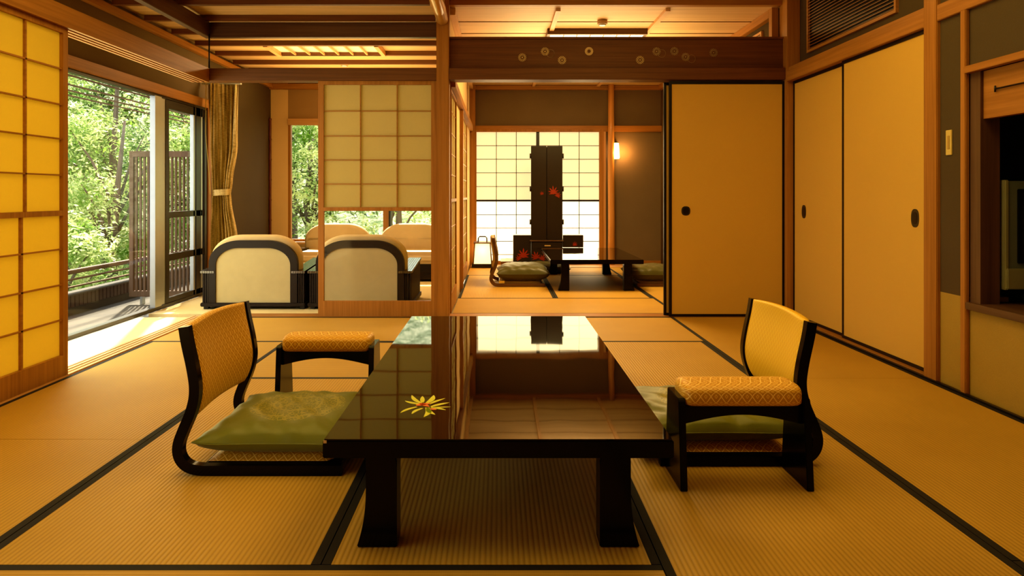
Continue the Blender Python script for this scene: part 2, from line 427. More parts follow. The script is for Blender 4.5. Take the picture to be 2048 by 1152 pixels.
S('wall_back', MB().box(-.40, 2.56, 5.70, 5.76, 2.56, 2.75), 'wx')
S('wall_far', MB().box(1.52, 2.45, 9.96, 10.05, -.04, 1.92).box(-.45, 2.45, 9.96, 10.05, 1.985, 2.6), 'wallb')
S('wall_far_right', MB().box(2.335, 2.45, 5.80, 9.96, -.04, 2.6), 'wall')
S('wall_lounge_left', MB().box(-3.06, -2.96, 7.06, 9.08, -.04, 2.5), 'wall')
S('wall_lounge_far', MB().box(-2.96, -2.735, 9.0, 9.08, -.04, 2.5).box(-2.735, -.40, 9.0, 9.08, -.04, .36), 'wallw')
S('wall_window_side', MB().box(-3.06, -2.96, -.5, 7.06, 1.955, 2.5), 'wallb')
S('wall_lounge_header', MB().box(-2.735, -.40, 9.0, 9.08, 1.985, 2.5), 'wallb2')
S('wall_divider', MB().box(-.50, -.41, 5.78, 9.96, 2.0, 2.6).box(-.50, -.41, 8.75, 9.96, -.04, 1.9).box(-.50, -.41, 6.55, 7.3, -.04, 1.9), 'wallw')
S('wall_behind', MB().box(-3.06, 3.2, -.6, -.5, -.3, 2.75), 'wallw')

# posts
def post(n, x0, x1, y0, y1, z1, mat='wz', lab=None): S('trim_%d' % n, MB().box(x0, x1, y0, y1, -.04, z1, .004), mat, lab, 'post')
post(4, -.507, -.402, 5.64, 5.76, 2.75, 'wz', 'square wooden post beside the half-glazed paper screen')
post(5, 2.335, 2.44, 5.60, 5.76, 2.72, 'wz', 'wooden corner post beside the black-framed sliding door')
post(6, 2.325, 2.44, 3.675, 3.79, 2.72, 'wz', 'tall wooden post between cupboard door and switch plate')
post(7, 2.322, 2.345, 3.445, 3.485, 1.925, 'wz', 'thin wooden post at the edge of the television alcove')
post(8, -3.0, -2.93, 6.99, 7.07, 1.96, 'wz', 'wooden post between garden window and curtain')
post(9, -.425, -.375, 7.34, 7.42, 1.9, 'wz', 'wooden post between the narrow screens of the far room')
post(10, -.42, -.33, 9.86, 9.96, 2.56, 'wz', 'wooden corner post behind the paper lantern')
S('trim_11', MB().box(2.345, 2.44, 3.37, 3.443, .43, 1.60), 'dz', 'dark wooden return of the television alcove', 'post')
S('trim_12', MB().box(2.28, 2.335, 5.775, 5.84, -.04, 2.56), 'wz', 'wooden post seen above the carved transom', 'post')

# horizontals
def beam(n, x0, x1, y0, y1, z0, z1, mat, lab): S('trim_%d' % n, MB().box(x0, x1, y0, y1, z0, z1, .003), mat, lab, 'beam')
beam(13, -2.40, -.507, 5.65, 5.78, 1.93, 2.03, 'mx', 'wooden lintel above the half-glazed paper screen')
beam(14, -.402, 2.335, 5.63, 5.78, 1.935, 2.03, 'mx', 'wooden lintel below the carved transom board')
beam(15, 2.33, 2.44, 3.79, 5.60, 1.915, 2.0, 'wy', 'wooden rail above the cupboard doors')
beam(16, 2.325, 2.36, -.5, 3.675, 1.92, 2.005, 'wy', 'wooden rail above the switch plate')
g = MB().box(-2.50, -2.36, -.5, 5.78, 1.935, 2.03)
for i in range(4): g.box(-2.50+.040*i, -2.50+.040*i+(.020), -.5, 5.65, 1.915, 1.935)
S('trim_17', g, 'wy', 'long grooved wooden lintel above the garden side screens', 'beam')
beam(18, -2.995, -2.93, -.5, 6.99, 1.87, 1.955, 'wy', 'orange wooden window head over the garden window')
beam(19, -2.96, -2.91, -.5, 8.95, 2.375, 2.43, 'wy', 'orange ceiling moulding above the garden window')
beam(20, -2.465, -2.41, -.5, 5.84, 2.313, 2.44, 'dy', 'dark ceiling beam running towards the lounge')
beam(21, -2.41, -.507, 5.78, 5.84, 2.313, 2.44, 'dx', 'dark ceiling beam crossing above the lounge opening')
S('trim_22', MB().tube([(-2.40, 5.745, 2.03), (-2.40, 5.745, 2.33)], .006), 'blk', 'thin black hanging rod at the lintel corner', 'rod')
beam(23, -.41, 2.335, 9.90, 9.97, 1.90, 1.985, 'wx', 'wooden rail above the bright paper window')
beam(24, -.41, -.36, 5.80, 9.86, 1.90, 1.97, 'wy', 'wooden rail above the narrow screens of the far room')
beam(25, -.41, -.36, 5.78, 9.86, 2.50, 2.56, 'paley', 'pale ceiling moulding at the side of the far room')
beam(26, 2.28, 2.335, 5.84, 9.9, 2.49, 2.56, 'wy', 'ceiling moulding above the small far room vent')
beam(27, -2.735, -.41, 8.98, 9.03, 1.90, 1.985, 'pale', 'pale wooden head rail of the lounge window')
beam(28, -.41, 2.335, 9.90, 9.97, 2.50, 2.56, 'wx', 'ceiling moulding at the end of the far room')
beam(29, -2.96, -.41, 8.93, 9.0, 2.36, 2.43, 'wx', 'ceiling moulding above the lounge window')
beam(30, -2.93, -.5, 8.90, 9.0, .36, .39, 'pale', 'pale wooden sill of the lounge window')
# alcove wood
S('trim_31', MB().box(2.31, 2.345, -.5, 3.443, 1.60, 1.635, .002), 'wy', 'narrow wooden rail over the alcove header', 'rail')
S('trim_32', MB().box(2.36, 2.40, -.5, 3.37, 1.368, 1.60), 'wy', 'smooth wooden header board above the television', 'board')
S('trim_33', MB().tube([(2.352, 3.28, 1.50), (2.352, 2.55, 1.50)], .004).tube([(2.352, 3.28, 1.485), (2.352, 3.28, 1.515)], .004), 'blk', 'slim black metal line on the alcove header', 'pull bar')
S('trim_34', MB().box(2.32, 3.15, -.5, 3.443, .43, .466, .003), 'dy', 'dark wooden alcove shelf under the television', 'shelf')
# ranma
g = MB().box(-.402, 2.335, 5.685, 5.715, 2.03, 2.285).box(-.402, 2.335, 5.67, 5.73, 2.275, 2.292)
rn = S('trim_35', g, 'mx', 'dark brown transom board with small chrysanthemum openwork', 'transom')
def P(px, py, Y): return ((px-997)*Y/1385, 1-(py-389)*Y/1385)
def ringm(g, x, z, r, n=16, y=5.680):
    for k in range(n):
        a = 2*PI*k/n
        t = bmesh.new()
        pts = [(.42*r, -.03*r), (.92*r, -.085*r), (1.05*r, 0), (.92*r, .085*r), (.42*r, .03*r)]
        ca, sa = math.cos(a), math.sin(a)
        P2 = [(x+p[0]*ca-p[1]*sa, z+p[0]*sa+p[1]*ca) for p in pts]
        g.prism(P2, 'y', y, y+.004)
for px, py, kind in ((1044.5, 115, 1), (1090, 103, 1), (1101, 107, 0), (1124, 120.5, 1), (1178, 102.6, 2), (1280, 120, 1), (1313, 103, 1), (1323.5, 107, 0), (1348.5, 102.5, 1), (1371, 114, 1), (1383, 117.5, 0), (1427, 105.5, 1)):
    x, z = P(px, py, 5.685); g = MB()
    if kind: ringm(g, x, z, .034, 16 if kind == 1 else 24)
    if kind == 1: g.tube([(x, 5.680, z), (x, 5.684, z)], .006, 8)
    if kind != 1:
        pts = [(x+.032*math.cos(k*PI/12), 5.6835, z+.032*math.sin(k*PI/12)) for k in range(25)]
        g.tube(pts, .0013, 5)
    g.build('chrysanthemum_cutout', 'gold' if kind and px < 1300 else 'dgold', rn, True)  # raised petals; light through the openwork is put into their colour

# ceilings
S('ceiling_low', MB().box(-3.06, -.50, -.5, 9.05, 2.475, 2.52), 'ceil', 'boarded ceiling above the lounge side', 'ceiling')
S('ceiling_main', MB().box(-.46, 2.56, -.5, 5.70, 2.72, 2.77), 'ceil')
S('ceiling_far', MB().box(-.50, 2.45, 5.76, 10.05, 2.56, 2.60), 'ceil')
S('roof', MB().box(-3.1, 3.25, -.6, 10.1, 2.80, 2.9), 'conc')
k = 0
for i in range(-9, 9):
    Y = 5.21+.475*i
    if not (.9 < Y < 8.9) or abs(Y-5.81) < .1: continue
    S('trim_%d' % (40+k), MB().box(-2.91, -.52, Y, Y+.042, 2.43, 2.476), 'mx', None, None)['label'] = 'slim dark ceiling batten crossing the lounge side ceiling'; k += 1
S('trim_36', MB().box(-.47, -.44, -.5, 5.64, 2.44, 2.72), 'wallw')
lg = MB().tube([(-.462, -.5, 2.432), (-.462, 2, 2.43), (-.458, 4, 2.43), (-.456, 5.3, 2.43), (-.456, 5.63, 2.42)], [.055, .052, .05, .052, .046], 16)
S('trim_37', lg, 'logy', 'natural polished log along the ceiling edge', 'log beam')
for i, X in enumerate((.447, .918+.47, -.0)):
    pass
for i, X in enumerate((.50, 1.42)):
    S('trim_%d' % (60+i), MB().box(X-.02, X+.02, 5.80, 9.88, 2.535, 2.562), 'paley', None, None)['label'] = 'pale ceiling batten of the far room'
g = MB()
for i in range(9):
    Y = 5.80+.453*i; g.box(-.36, 2.28, Y+.447, Y+.453, 2.555, 2.561)
S('trim_62', g, 'mx', 'fine board seams of the far room ceiling', 'ceiling seam')

# ------------------------------------------------------------------ sliding screens and doors
def shoji_y(name, lab, x0, x1, Y, zs, xs, zb, z1, fr=.035, th=.03, pap='pap', glassz=None, latt='wx', frame='wz', extra=None):
    """screen in a plane of constant Y; xs / zs: inner muntin positions; zb: top of bottom rail; z1: top"""
    t = thing(name, lab, 'sliding screen', ((x0+x1)/2, Y, .004), kind='structure')
    g = MB().box(x0, x0+fr, Y-th/2, Y+th/2, .004, z1).box(x1-fr, x1, Y-th/2, Y+th/2, .004, z1)
    g.box(x0+fr, x1-fr, Y-th/2, Y+th/2, .004, zb).box(x0+fr, x1-fr, Y-th/2, Y+th/2, z1-.03, z1)
    if glassz: g.box(x0+fr, x1-fr, Y-th/2, Y+th/2, glassz, glassz+.03)
    g.build('frame', frame, t, True)
    lo = zb if not glassz else glassz+.03
    g = MB()
    for x in xs: g.box(x-.004, x+.004, Y-.009, Y+.003, lo, z1-.03)
    for z in zs: g.box(x0+fr, x1-fr, Y-.009, Y+.003, z-.0035, z+.0035)
    g.build('lattice', latt, t, True)
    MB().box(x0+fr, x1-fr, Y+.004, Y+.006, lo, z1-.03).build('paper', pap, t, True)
    if glassz:
        MB().box(x0+fr, x1-fr, Y-.002, Y+.002, zb, glassz).build('glass', 'glass', t, True)
    return t
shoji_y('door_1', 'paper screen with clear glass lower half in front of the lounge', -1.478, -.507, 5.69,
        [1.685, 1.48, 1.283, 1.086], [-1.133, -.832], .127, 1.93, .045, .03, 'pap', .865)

def shoji_x(name, lab, X, y0, y1, zs_up, zs_lo, zmid, zb, z1, ncol, pap, shift=0, fr=.042, face=1, frame='wz', latt='wy', th=.032, lower=None, depth=.010):
    t = thing(name, lab, 'sliding screen', (X, (y0+y1)/2, .004), kind='structure')
    g = MB().box(X-th/2, X+th/2, y0, y0+fr, .004, z1).box(X-th/2, X+th/2, y1-fr, y1, .004, z1)
    g.box(X-th/2, X+th/2, y0+fr, y1-fr, .004, zb).box(X-th/2, X+th/2, y0+fr, y1-fr, z1-.035, z1).box(X-th/2, X+th/2, y0+fr, y1-fr, zmid-.014, zmid+.014)
    g.build('frame', frame, t, True)
    g = MB(); w = (y1-y0-2*fr)/ncol
    a, b = sorted((X+face*depth, X-face*.004))
    for i in range(1, ncol):
        y = y0+fr+w*i
        g.box(a, b, y-.005, y+.005, zmid+.014, z1-.035)
        g.box(a, b, y-.007+shift, y+.007+shift, zb, zmid-.014)
    for z in list(zs_up)+list(zs_lo): g.box(a, b, y0+fr, y1-fr, z-.004, z+.004)
    g.build('lattice', latt, t, True)
    p0, p1 = sorted((X-face*.005, X-face*.007))
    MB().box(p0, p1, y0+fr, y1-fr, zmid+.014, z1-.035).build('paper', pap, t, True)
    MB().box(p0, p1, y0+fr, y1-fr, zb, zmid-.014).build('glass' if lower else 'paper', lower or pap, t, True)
    return t
up = [1.688, 1.492, 1.304, 1.106]; lo = [.70, .505, .312]
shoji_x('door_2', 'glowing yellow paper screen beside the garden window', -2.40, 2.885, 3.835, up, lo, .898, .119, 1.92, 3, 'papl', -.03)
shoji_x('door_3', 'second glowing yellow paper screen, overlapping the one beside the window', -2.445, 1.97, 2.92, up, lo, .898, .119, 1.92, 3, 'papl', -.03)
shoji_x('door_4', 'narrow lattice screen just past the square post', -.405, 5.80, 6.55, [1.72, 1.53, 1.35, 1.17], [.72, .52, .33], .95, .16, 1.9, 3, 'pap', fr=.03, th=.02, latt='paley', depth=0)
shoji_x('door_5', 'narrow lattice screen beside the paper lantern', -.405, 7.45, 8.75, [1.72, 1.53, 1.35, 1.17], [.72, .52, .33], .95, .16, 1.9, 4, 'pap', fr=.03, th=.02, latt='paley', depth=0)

def fusuma(name, lab, plane, a0, a1, c, z0, z1, handle, hz=.866, cat='sliding door'):
    if plane == 'y':
        t = thing(name, lab, cat, ((a0+a1)/2, c, z0), kind='structure')
        B = lambda g, u0, u1, d0, d1, w0, w1: g.box(u0, u1, c+d0, c+d1, w0, w1)
    else:
        t = thing(name, lab, cat, (c, (a0+a1)/2, z0), kind='structure')
        B = lambda g, u0, u1, d0, d1, w0, w1: g.box(c+d0, c+d1, u0, u1, w0, w1)
    s = .02
    g = MB(); B(g, a0, a0+s, -.012, .012, z0, z1); B(g, a1-s, a1, -.012, .012, z0, z1)
    B(g, a0+s, a1-s, -.012, .012, z0, z0+s); B(g, a0+s, a1-s, -.012, .012, z1-s*1.2, z1)
    g.build('frame', 'blk', t, True)
    g = MB(); B(g, a0+s, a1-s, -.008, .008, z0+s, z1-s*1.2); g.build('panel', 'fus', t, True)
    if handle:
        w, h = (.036, .038) if plane == 'y' else (.036, .052)
        outer = [(handle+w*math.copysign(abs(math.cos(a))**.8, math.cos(a)), hz+h*math.copysign(abs(math.sin(a))**.8, math.sin(a))) for a in [2*PI*k/28 for k in range(28)]]
        inner = [(handle+(p[0]-handle)*.68, hz+(p[1]-hz)*.68) for p in outer]
        g = MB(); g2 = MB()
        if plane == 'y': g.prism(outer, 'y', c-.011, c-.007); g2.prism(inner, 'y', c-.0125, c-.0095)
        else: g.prism(outer, 'x', c-.011, c-.007); g2.prism(inner, 'x', c-.0125, c-.0095)
        hd = g.build('door_pull', 'dkfr', t, True); g2.build('recess', 'blk', hd, True)
    return t
fusuma('door_6', 'ochre sliding door with black frame closing off part of the far room', 'y', 1.395, 2.337, 5.665, .004, 1.925, 1.53)
fusuma('door_7', 'second black-framed sliding door just behind the ochre one', 'y', 1.365, 2.30, 5.725, .004, 1.925, None)
fusuma('door_8', 'ochre cupboard door beside the corner post', 'x', 4.735, 5.60, 2.395, .018, 1.915, 5.41)
fusuma('door_9', 'ochre cupboard door beside the tall wooden post', 'x', 3.79, 4.755, 2.37, .018, 1.915, 3.925)

# bright paper window of the far room
t = thing('window_1', 'bright white paper window behind the dressing mirror', 'window', (.56, 9.93, .0), kind='structure')
g = MB().box(-.37, -.315, 9.88, 9.95, 0, 1.93).box(1.44, 1.50, 9.88, 9.95, 0, 1.93).box(-.315, 1.44, 9.88, 9.95, 0, .05).box(-.315, 1.44, 9.88, 9.95, 1.895, 1.93)
g.build('frame', 'wz', t, True)
g = MB().box(.54, .585, 9.91, 9.94, .05, 1.895).box(-.315, 1.44, 9.91, 9.94, .90, .925)
g.build('dark_rail', 'blk', t, True)
g = MB()
for x0, x1 in ((-.315, .54), (.585, 1.44)):
    for i in (1, 2): g.box(x0+(x1-x0)*i/3-.004, x0+(x1-x0)*i/3+.004, 9.915, 9.93, .05, 1.895)
for z in [1.895-.195*i for i in range(1, 5)]+[.90-.19*i for i in range(1, 5)]: g.box(-.315, 1.44, 9.915, 9.93, z-.0035, z+.0035)
g.build('lattice', 'blk', t, True)
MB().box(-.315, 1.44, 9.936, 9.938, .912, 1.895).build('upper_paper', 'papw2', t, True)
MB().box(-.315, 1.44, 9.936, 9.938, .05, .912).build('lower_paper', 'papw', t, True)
S('wall_far_backing', MB().box(-.45, 1.52, 10.03, 10.05, -.04, 2.0), 'wallw')
S('trim_63', MB().box(1.50, 1.535, 9.90, 9.96, 0, 1.90), 'palez', 'pale strip beside the bright paper window', 'trim')
S('trim_64', MB().tube([(1.60, 9.84, -.04), (1.605, 9.84, .6), (1.598, 9.84, 1.3), (1.60, 9.84, 1.9), (1.60, 9.84, 2.56)], [.052, .048, .046, .044, .042], 18), 'log', 'round polished alcove post beside the wall lamp', 'log post')
S('trim_65', MB().box(1.65, 2.33, 9.93, 9.96, .004, .05), 'wx', 'low wooden board below the wall lamp', 'baseboard')

# garden window
t = thing('window_2', 'large sliding garden window with aluminium stiles', 'window', (-2.96, 5, 0), kind='structure')
g = MB().box(-3.0, -2.94, -.5, 6.99, 0, .03).box(-3.0, -2.95, -.5, 6.99, 1.845, 1.87).box(-3.0, -2.94, 6.93, 6.99, .03, 1.845)
g.build('outer_frame', 'dkfr', t, True)
g = MB().box(-2.985, -2.94, 5.93, 6.045, .03, 1.85); g.box(-2.985, -2.955, 6.06, 6.14, .03, 1.85)
g.box(-2.985, -2.95, 6.70, 6.73, .03, 1.85).box(-2.985, -2.95, 6.87, 6.90, .03, 1.85)
g.build('aluminium_stile', 'alu', t, True)
g = MB().box(-2.98, -2.95, 6.14, 6.20, .03, 1.85).box(-2.98, -2.95, 6.76, 6.86, .03, 1.85).box(-2.98, -2.95, 6.20, 6.93, .03, .075).box(-2.98, -2.95, 6.20, 6.93, 1.77, 1.85)
g.box(-2.98, -2.95, 6.20, 6.93, .79, .845).box(-2.98, -2.95, 6.20, 6.93, .405, .465)
g.build('dark_sash', 'dkfr', t, True)
MB().box(-2.972, -2.968, -.5, 5.93, .03, 1.845).build('glass', 'glass', t, True)
MB().box(-2.968, -2.964, 6.20, 6.93, .03, 1.845).build('glass', 'glass', t, True)
# lounge window
t = thing('window_3', 'lounge window full of bright green leaves', 'window', (-1.6, 9.03, .39), kind='structure')
g = MB().box(-2.735, -2.70, 9.0, 9.06, .39, 1.90).box(-.45, -.41, 9.0, 9.06, .39, 1.90).box(-2.70, -.45, 9.0, 9.06, .39, .42)
g.box(-1.50, -1.425, 9.0, 9.05, .42, 1.90)
g.build('frame', 'wz', t, True)
MB().box(-1.425, -1.40, 8.985, 9.04, .42, 1.90).box(-1.405, -1.395, 8.96, 8.985, .75, .85).build('latch_stile', 'blk', t, True)
MB().box(-2.70, -.45, 9.03, 9.034, .42, 1.90).build('glass', 'glass', t, True)

# ------------------------------------------------------------------ low tables
def low_table(label, x0, x1, y0, y1, h, th, leg, flare, topmat='top'):
    cx, cy = (x0+x1)/2, (y0+y1)/2; w, d = (x1-x0)/2, (y1-y0)/2
    t = thing('low_table', label, 'table', (cx, cy, .0))
    MB().box(-w, w, -d, d, h-th, h-.003, .003).build('table_frame', 'lac', t)
    MB().box(-w+.004, w-.004, -d+.004, d-.004, h-.003, h).build('tabletop', topmat, t)
    for sx in (-1, 1):
        for sy in (-1, 1):
            o = w-.115 if leg > .07 else w-.10
            # profile in xz: outer side flares towards the foot
            pts = []
            n = 14
            for i in range(n+1):
                k = i/n; z = .0015+(h-.0015-th)*k; f = flare*max(0, 1-k*1.6)**2.2
                pts.append((o+f, z))
            inner = [(o-leg+(.004 if i == 0 else 0), max(.0015, (h-th)*(1-i/n))) for i in range(n+1)]
            poly = [(sx*p[0], p[1]) for p in pts+inner]
            y = sy*(d-.066)
            g = MB(); g.prism(poly, 'y', y-leg*.42, y+leg*.42, .003)
            g.build('leg', 'lac', t)
    return t
T = low_table('large black lacquer low table with a painted flower on top', -.4905, .4895, 1.93, 3.89, .317, .053, .088, .026)
def pt_on_table(px, py, z=.317):
    Y = (1-z)*1385/(py-389); return ((px-997)*Y/1385, Y)
def petal(g, a, b, w, bend, z):
    ax, ay = a; bx, by = b; dx, dy = bx-ax, by-ay; L = math.hypot(dx, dy); nx, ny = -dy/L, dx/L
    A, B = [], []
    for i in range(9):
        k = i/8; off = bend*math.sin(PI*k); ww = w*math.sin(PI*min(1, .12+k*.88))**.8+.0006
        x, y = ax+dx*k+nx*off, ay+dy*k+ny*off
        A.append((x+nx*ww, y+ny*ww)); B.append((x-nx*ww, y-ny*ww))
    g.prism(A+B[::-1], 'z', z, z+.0006)
g = MB(); ce = pt_on_table(848, 808)
def tp(zx, zy): return pt_on_table(420+zx/3.531, 760+zy/3.531)
for (p, q, w, bd) in (((1490, 165), (1425, 108), .007, .006), ((1500, 160), (1500, 115), .007, 0), ((1530, 165), (1580, 108), .009, -.006), ((1550, 170), (1660, 130), .006, .003),
                      ((1480, 170), (1378, 148), .007, .004), ((1560, 190), (1690, 160), .008, .004), ((1575, 195), (1700, 190), .004, 0), ((1560, 195), (1665, 212), .006, .003),
                      ((1460, 190), (1345, 232), .006, -.006), ((1500, 200), (1425, 240), .006, -.006), ((1530, 195), (1510, 262), .009, .01), ((1540, 195), (1590, 245), .008, -.008)):
    petal(g, tp(*p), tp(*q), w, bd, .317)
e = g.build('painted_flower', 'emb', T, True)
g = MB()
for (p, q, w, bd) in (((1455, 180), (1560, 165), .010, 0), ((1480, 165), (1550, 190), .008, 0), ((1555, 205), (1600, 210), .006, 0)):
    petal(g, tp(*p), tp(*q), w, bd, .3174)
g.build('flower_centre', 'embo', e, True)
g = MB(); x, z = P(649, 883.5, 1.93); g.box(-.488, -.479, 1.9285, 1.930, z-.004, z+.004)
g.build('brass_corner_dot', 'gold', T, True)  # tiny brass dot on the table corner
low_table('small black low table in the far room before the dressing mirror', .535, 1.50, 7.15, 8.75, .326, .045, .085, .03)

# ------------------------------------------------------------------ cushions
def zabuton(label, loc, sx=.29, sy=.29, h=.09, mat='zab', rz=0, group=None, seed=1):
    rnd = random.Random(seed); ph = [rnd.uniform(0, 6.28) for _ in range(8)]
    def base(u, v):
        a, b = 2*u-1, 2*v-1
        pin = .07
        x = a*sx*(1-pin*(1-b*b)**1.0*(abs(a)**3)); y = b*sy*(1-pin*(1-a*a)*(abs(b)**3))
        t = (max(0, 1-abs(a)**3.2)*max(0, 1-abs(b)**3.2))**.46
        w = .004*math.sin(9*a+ph[0])*math.sin(7*b+ph[1])+.003*math.sin(17*a+11*b+ph[2])+.0022*math.sin(26*a+ph[4])*max(0, abs(b)-.45)+.0022*math.sin(22*b+ph[5])*max(0, abs(a)-.45)
        return x, y, t, w
    def top(u, v):
        x, y, t, w = base(u, v); e = min(1, t*3)
        a, b = abs(2*u-1), abs(2*v-1)
        return (x, y, h*.44+.003+(h*.56)*t+w*e+.012*(a*b)**6)
    def bot(u, v):
        x, y, t, w = base(1-u, v)
        a, b = abs(2*u-1), abs(2*v-1)
        return (x, y, h*.44-.003-(h*.44-.004)*min(1, t*1.25)+.012*(a*b)**6)
    t = thing('floor_cushion', label, 'cushion', loc, group, rz=rz)
    g = MB(); uvf = lambda u, v: ((2*u-1)*sx, (2*v-1)*sy)
    g.grid(top, 40, 40, uvf=uvf); g.grid(bot, 40, 40, uvf=lambda u, v: (9+u, 9+v))
    g.build('cushion_body', mat, t)
    # seam cord round the edge
    pts = []
    for k in range(0, 41): pts.append(base(k/40, 0))
    for k in range(1, 41): pts.append(base(1, k/40))
    for k in range(1, 41): pts.append(base(1-k/40, 1))
    for k in range(1, 41): pts.append(base(0, 1-k/40))
    pp = []
    for p in pts:
        a, b = abs(p[0]/sx), abs(p[1]/sy)
        pp.append((p[0], p[1], h*.44+.012*(min(1, a)*min(1, b))**6))
    MB().tube(pp, .003, 6).build('seam', mat, t)
    return t

# ------------------------------------------------------------------ legless chairs (local: back at x=0, facing +x, width in y)
prof = [(.595, .0185), (.40, .0185), (.14, .0185), (.085, .0185), (.045, .030), (.018, .060), (.012, .105), (.035, .165), (.062, .225), (.078, .296), (.066, .380), (.045, .470), (.036, .528)]
def zaisu(label, loc, rz, seatmat='broc', backmat='broc', framemat='lac', width=.60, cover='backmat', group=None):
    t = thing('legless_chair', label, 'chair', loc, group, rz=rz)
    pl = smooth_pl(prof, 3); hw = width/2
    for s in (-1, 1):
        a0, a1 = sorted((s*hw, s*(hw-.032)))
        MB().strip(pl, .036, 'y', a0, a1, .006).build('side_rail', framemat, t)
    # back: padded cloth slung over the rails, hollow towards the sitter
    up = [p for p in pl if p[1] > .185 and p[0] < .3]
    n = len(up)
    W = width-.055
    def at(u):
        f = u*(n-1); i = min(int(f), n-2); k = f-i
        return up[i][0]*(1-k)+up[i+1][0]*k, up[i][1]*(1-k)+up[i+1][1]*k
    def shape(u, v, side):
        x, z = at(u); b = 2*v-1
        ed = (1-abs(b)**8)**.5 * (1-abs(2*u-1)**14)**.5
        hollow = -.030*(1-b*b)*math.sin(PI*min(1, .25+u*.6))
        # rounded lower corners
        wz = W/2*(1-.10*max(0, 1-u*5)**2)
        zz = z+(.012*(1-b*b) if u > .5 else 0)*((u-.5)*2)
        return (x+.004+hollow+side*(.016*ed+.003), b*wz, zz)
    g = MB()
    uvf = lambda u, v: ((2*v-1)*W/2, u*.38)
    g.grid(lambda u, v: shape(u, v, 1), 26, 20, uvf=uvf)
    g.grid(lambda u, v: shape(u, 1-v, -1), 26, 20, uvf=uvf)
    # close rims
    for fu in (0, 1):
        g.grid(lambda u, v, fu=fu: tuple(Vector(shape(fu, v, -1)).lerp(Vector(shape(fu, v, 1)), u if fu == 0 else 1-u)), 2, 20, uvf=lambda u, v: ((2*v-1)*W/2, u*.01))
    for fv in (0, 1):
        g.grid(lambda u, v, fv=fv: tuple(Vector(shape(v, fv, -1)).lerp(Vector(shape(v, fv, 1)), 1-u if fv == 0 else u)), 2, 26, uvf=lambda u, v: (u*.01, v*.38))
    g.build('backrest', backmat, t)
    MB().box(.10, .575, -hw+.035, hw-.035, .010, .034).build('seat_board', framemat, t)
    # seat pad
    def sp(u, v, top):
        a, b = 2*u-1, 2*v-1; e = (max(0, 1-abs(a)**6)*max(0, 1-abs(b)**6))**.5
        return (.33+a*.225, b*(hw-.045), .036+(.026*e if top else 0))
    g = MB(); g.grid(lambda u, v: sp(u, v, True), 20, 20, uvf=lambda u, v: (u*.45, v*.5)); g.grid(lambda u, v: sp(1-u, v, False), 4, 4)
    g.build('seat_pad', seatmat, t)
    return t
zaisu('legless chair with diamond-patterned back, its green cushion fully visible', (-1.155, 2.757, .001), 0)
zaisu('legless chair with bright yellow back behind the nearer padded armrest', (1.19, 2.845, .001), PI, 'broc', 'brocb')
zabuton('dark green cushion with a round embroidered medallion on the legless chair', (-.790, 2.735, .061), .295, .285, .112, seed=3)
zabuton('green cushion partly hidden between table and nearer padded armrest', (.835, 2.845, .061), .295, .275, .108, seed=5, rz=PI)
M['beige'] = plain('beige_chair_cloth', (.52, .36, .18), .7)
zf = zaisu('legless beige chair in the far room facing the small table', (-.095, 7.78, .001), 0, 'beige', 'beige', 'dx')
MB().box(.10, .16, -.305, -.3005, .040, .066).build('paper_tag', 'swp', zf)
zaisu('legless chair half hidden behind the black-framed sliding door', (2.10, 7.80, .001), PI, 'beige', 'beige', 'dx')
zabuton('grey-green cushion on the beige far room chair', (.27, 7.76, .061), .29, .29, .17, 'zab2', seed=8)
zabuton('green cushion cut off by the black-framed sliding door', (1.71, 7.76, .061), .29, .29, .155, 'zab2', seed=9)
zabuton('flat green cushion on the mat before the dressing mirror', (.60, 9.00, .0), .31, .28, .12, 'zab2', seed=11)

# ------------------------------------------------------------------ armrests (local: length x, depth y)
def armrest(label, loc, rz=0):
    t = thing('padded_armrest', label, 'armrest', loc, rz=rz)
    L = .225
    for s in (-1, 1):
        # end panel: splayed board
        pts = [(-.105, 0), (-.088, .004), (.088, .004), (.105, 0), (.105, .0), (.078, .30), (.070, .306), (-.070, .306), (-.078, .30)]
        pts = [(-.108, 0), (.108, 0), (.078, .296), (.070, .304), (-.070, .304), (-.078, .296)]
        a0, a1 = sorted((s*L, s*(L-.024)))
        MB().prism(pts, 'x', a0, a1, .002).build('end_panel', 'lac', t)
    # arched rails front and back
    for sy in (-1, 1):
        n = 16; top = [(-L+.024, .275), (L-.024, .275)]
        bot = [((L-.024)*(1-2*i/n), .212+.032*math.sin(PI*i/n)) for i in range(n+1)]
        a0, a1 = sorted((sy*.060, sy*.044))
        MB().prism(top+bot, 'y', a0, a1, .001).build('arched_rail', 'lac', t)
    # padded top
    def cs(v):
        a = 2*PI*v; ca, sa = math.cos(a), math.sin(a)
        return math.copysign(abs(ca)**.55, ca)*.088, math.copysign(abs(sa)**.55, sa)*.038
    def f(u, v):
        x = (2*u-1); y, z = cs(v); k = (1-abs(x)**18)**.5
        k = .55+.45*k
        return (x*(L-.020), y*k, .309+z*k)
    per = 2*(.176+.076)
    g = MB(); g.grid(f, 40, 40, uvf=lambda u, v: (u*.42, v*per*.8))
    for e in (0, 1):
        g.grid(lambda u, v, e=e: tuple(Vector(f(e, v)).lerp(Vector(((2*e-1)*(L-.0195), 0, .309)), u if e else u)), 2, 40, uvf=lambda u, v: (u*.04, v*per*.8))
    bmesh.ops.remove_doubles(g.bm, verts=g.bm.verts, dist=1e-5); bmesh.ops.recalc_face_normals(g.bm, faces=g.bm.faces)
    g.build('armrest_pad', 'broc', t)
    return t
armrest('padded armrest with arched black base standing between two chairs\' mats, behind the table corner', (-.797, 3.26, 0))['label'] = 'gold padded armrest behind the dark green cushion at the table side'
armrest('', (.838, 2.437, 0))['label'] = 'gold padded armrest standing in front of the bright yellow chair'

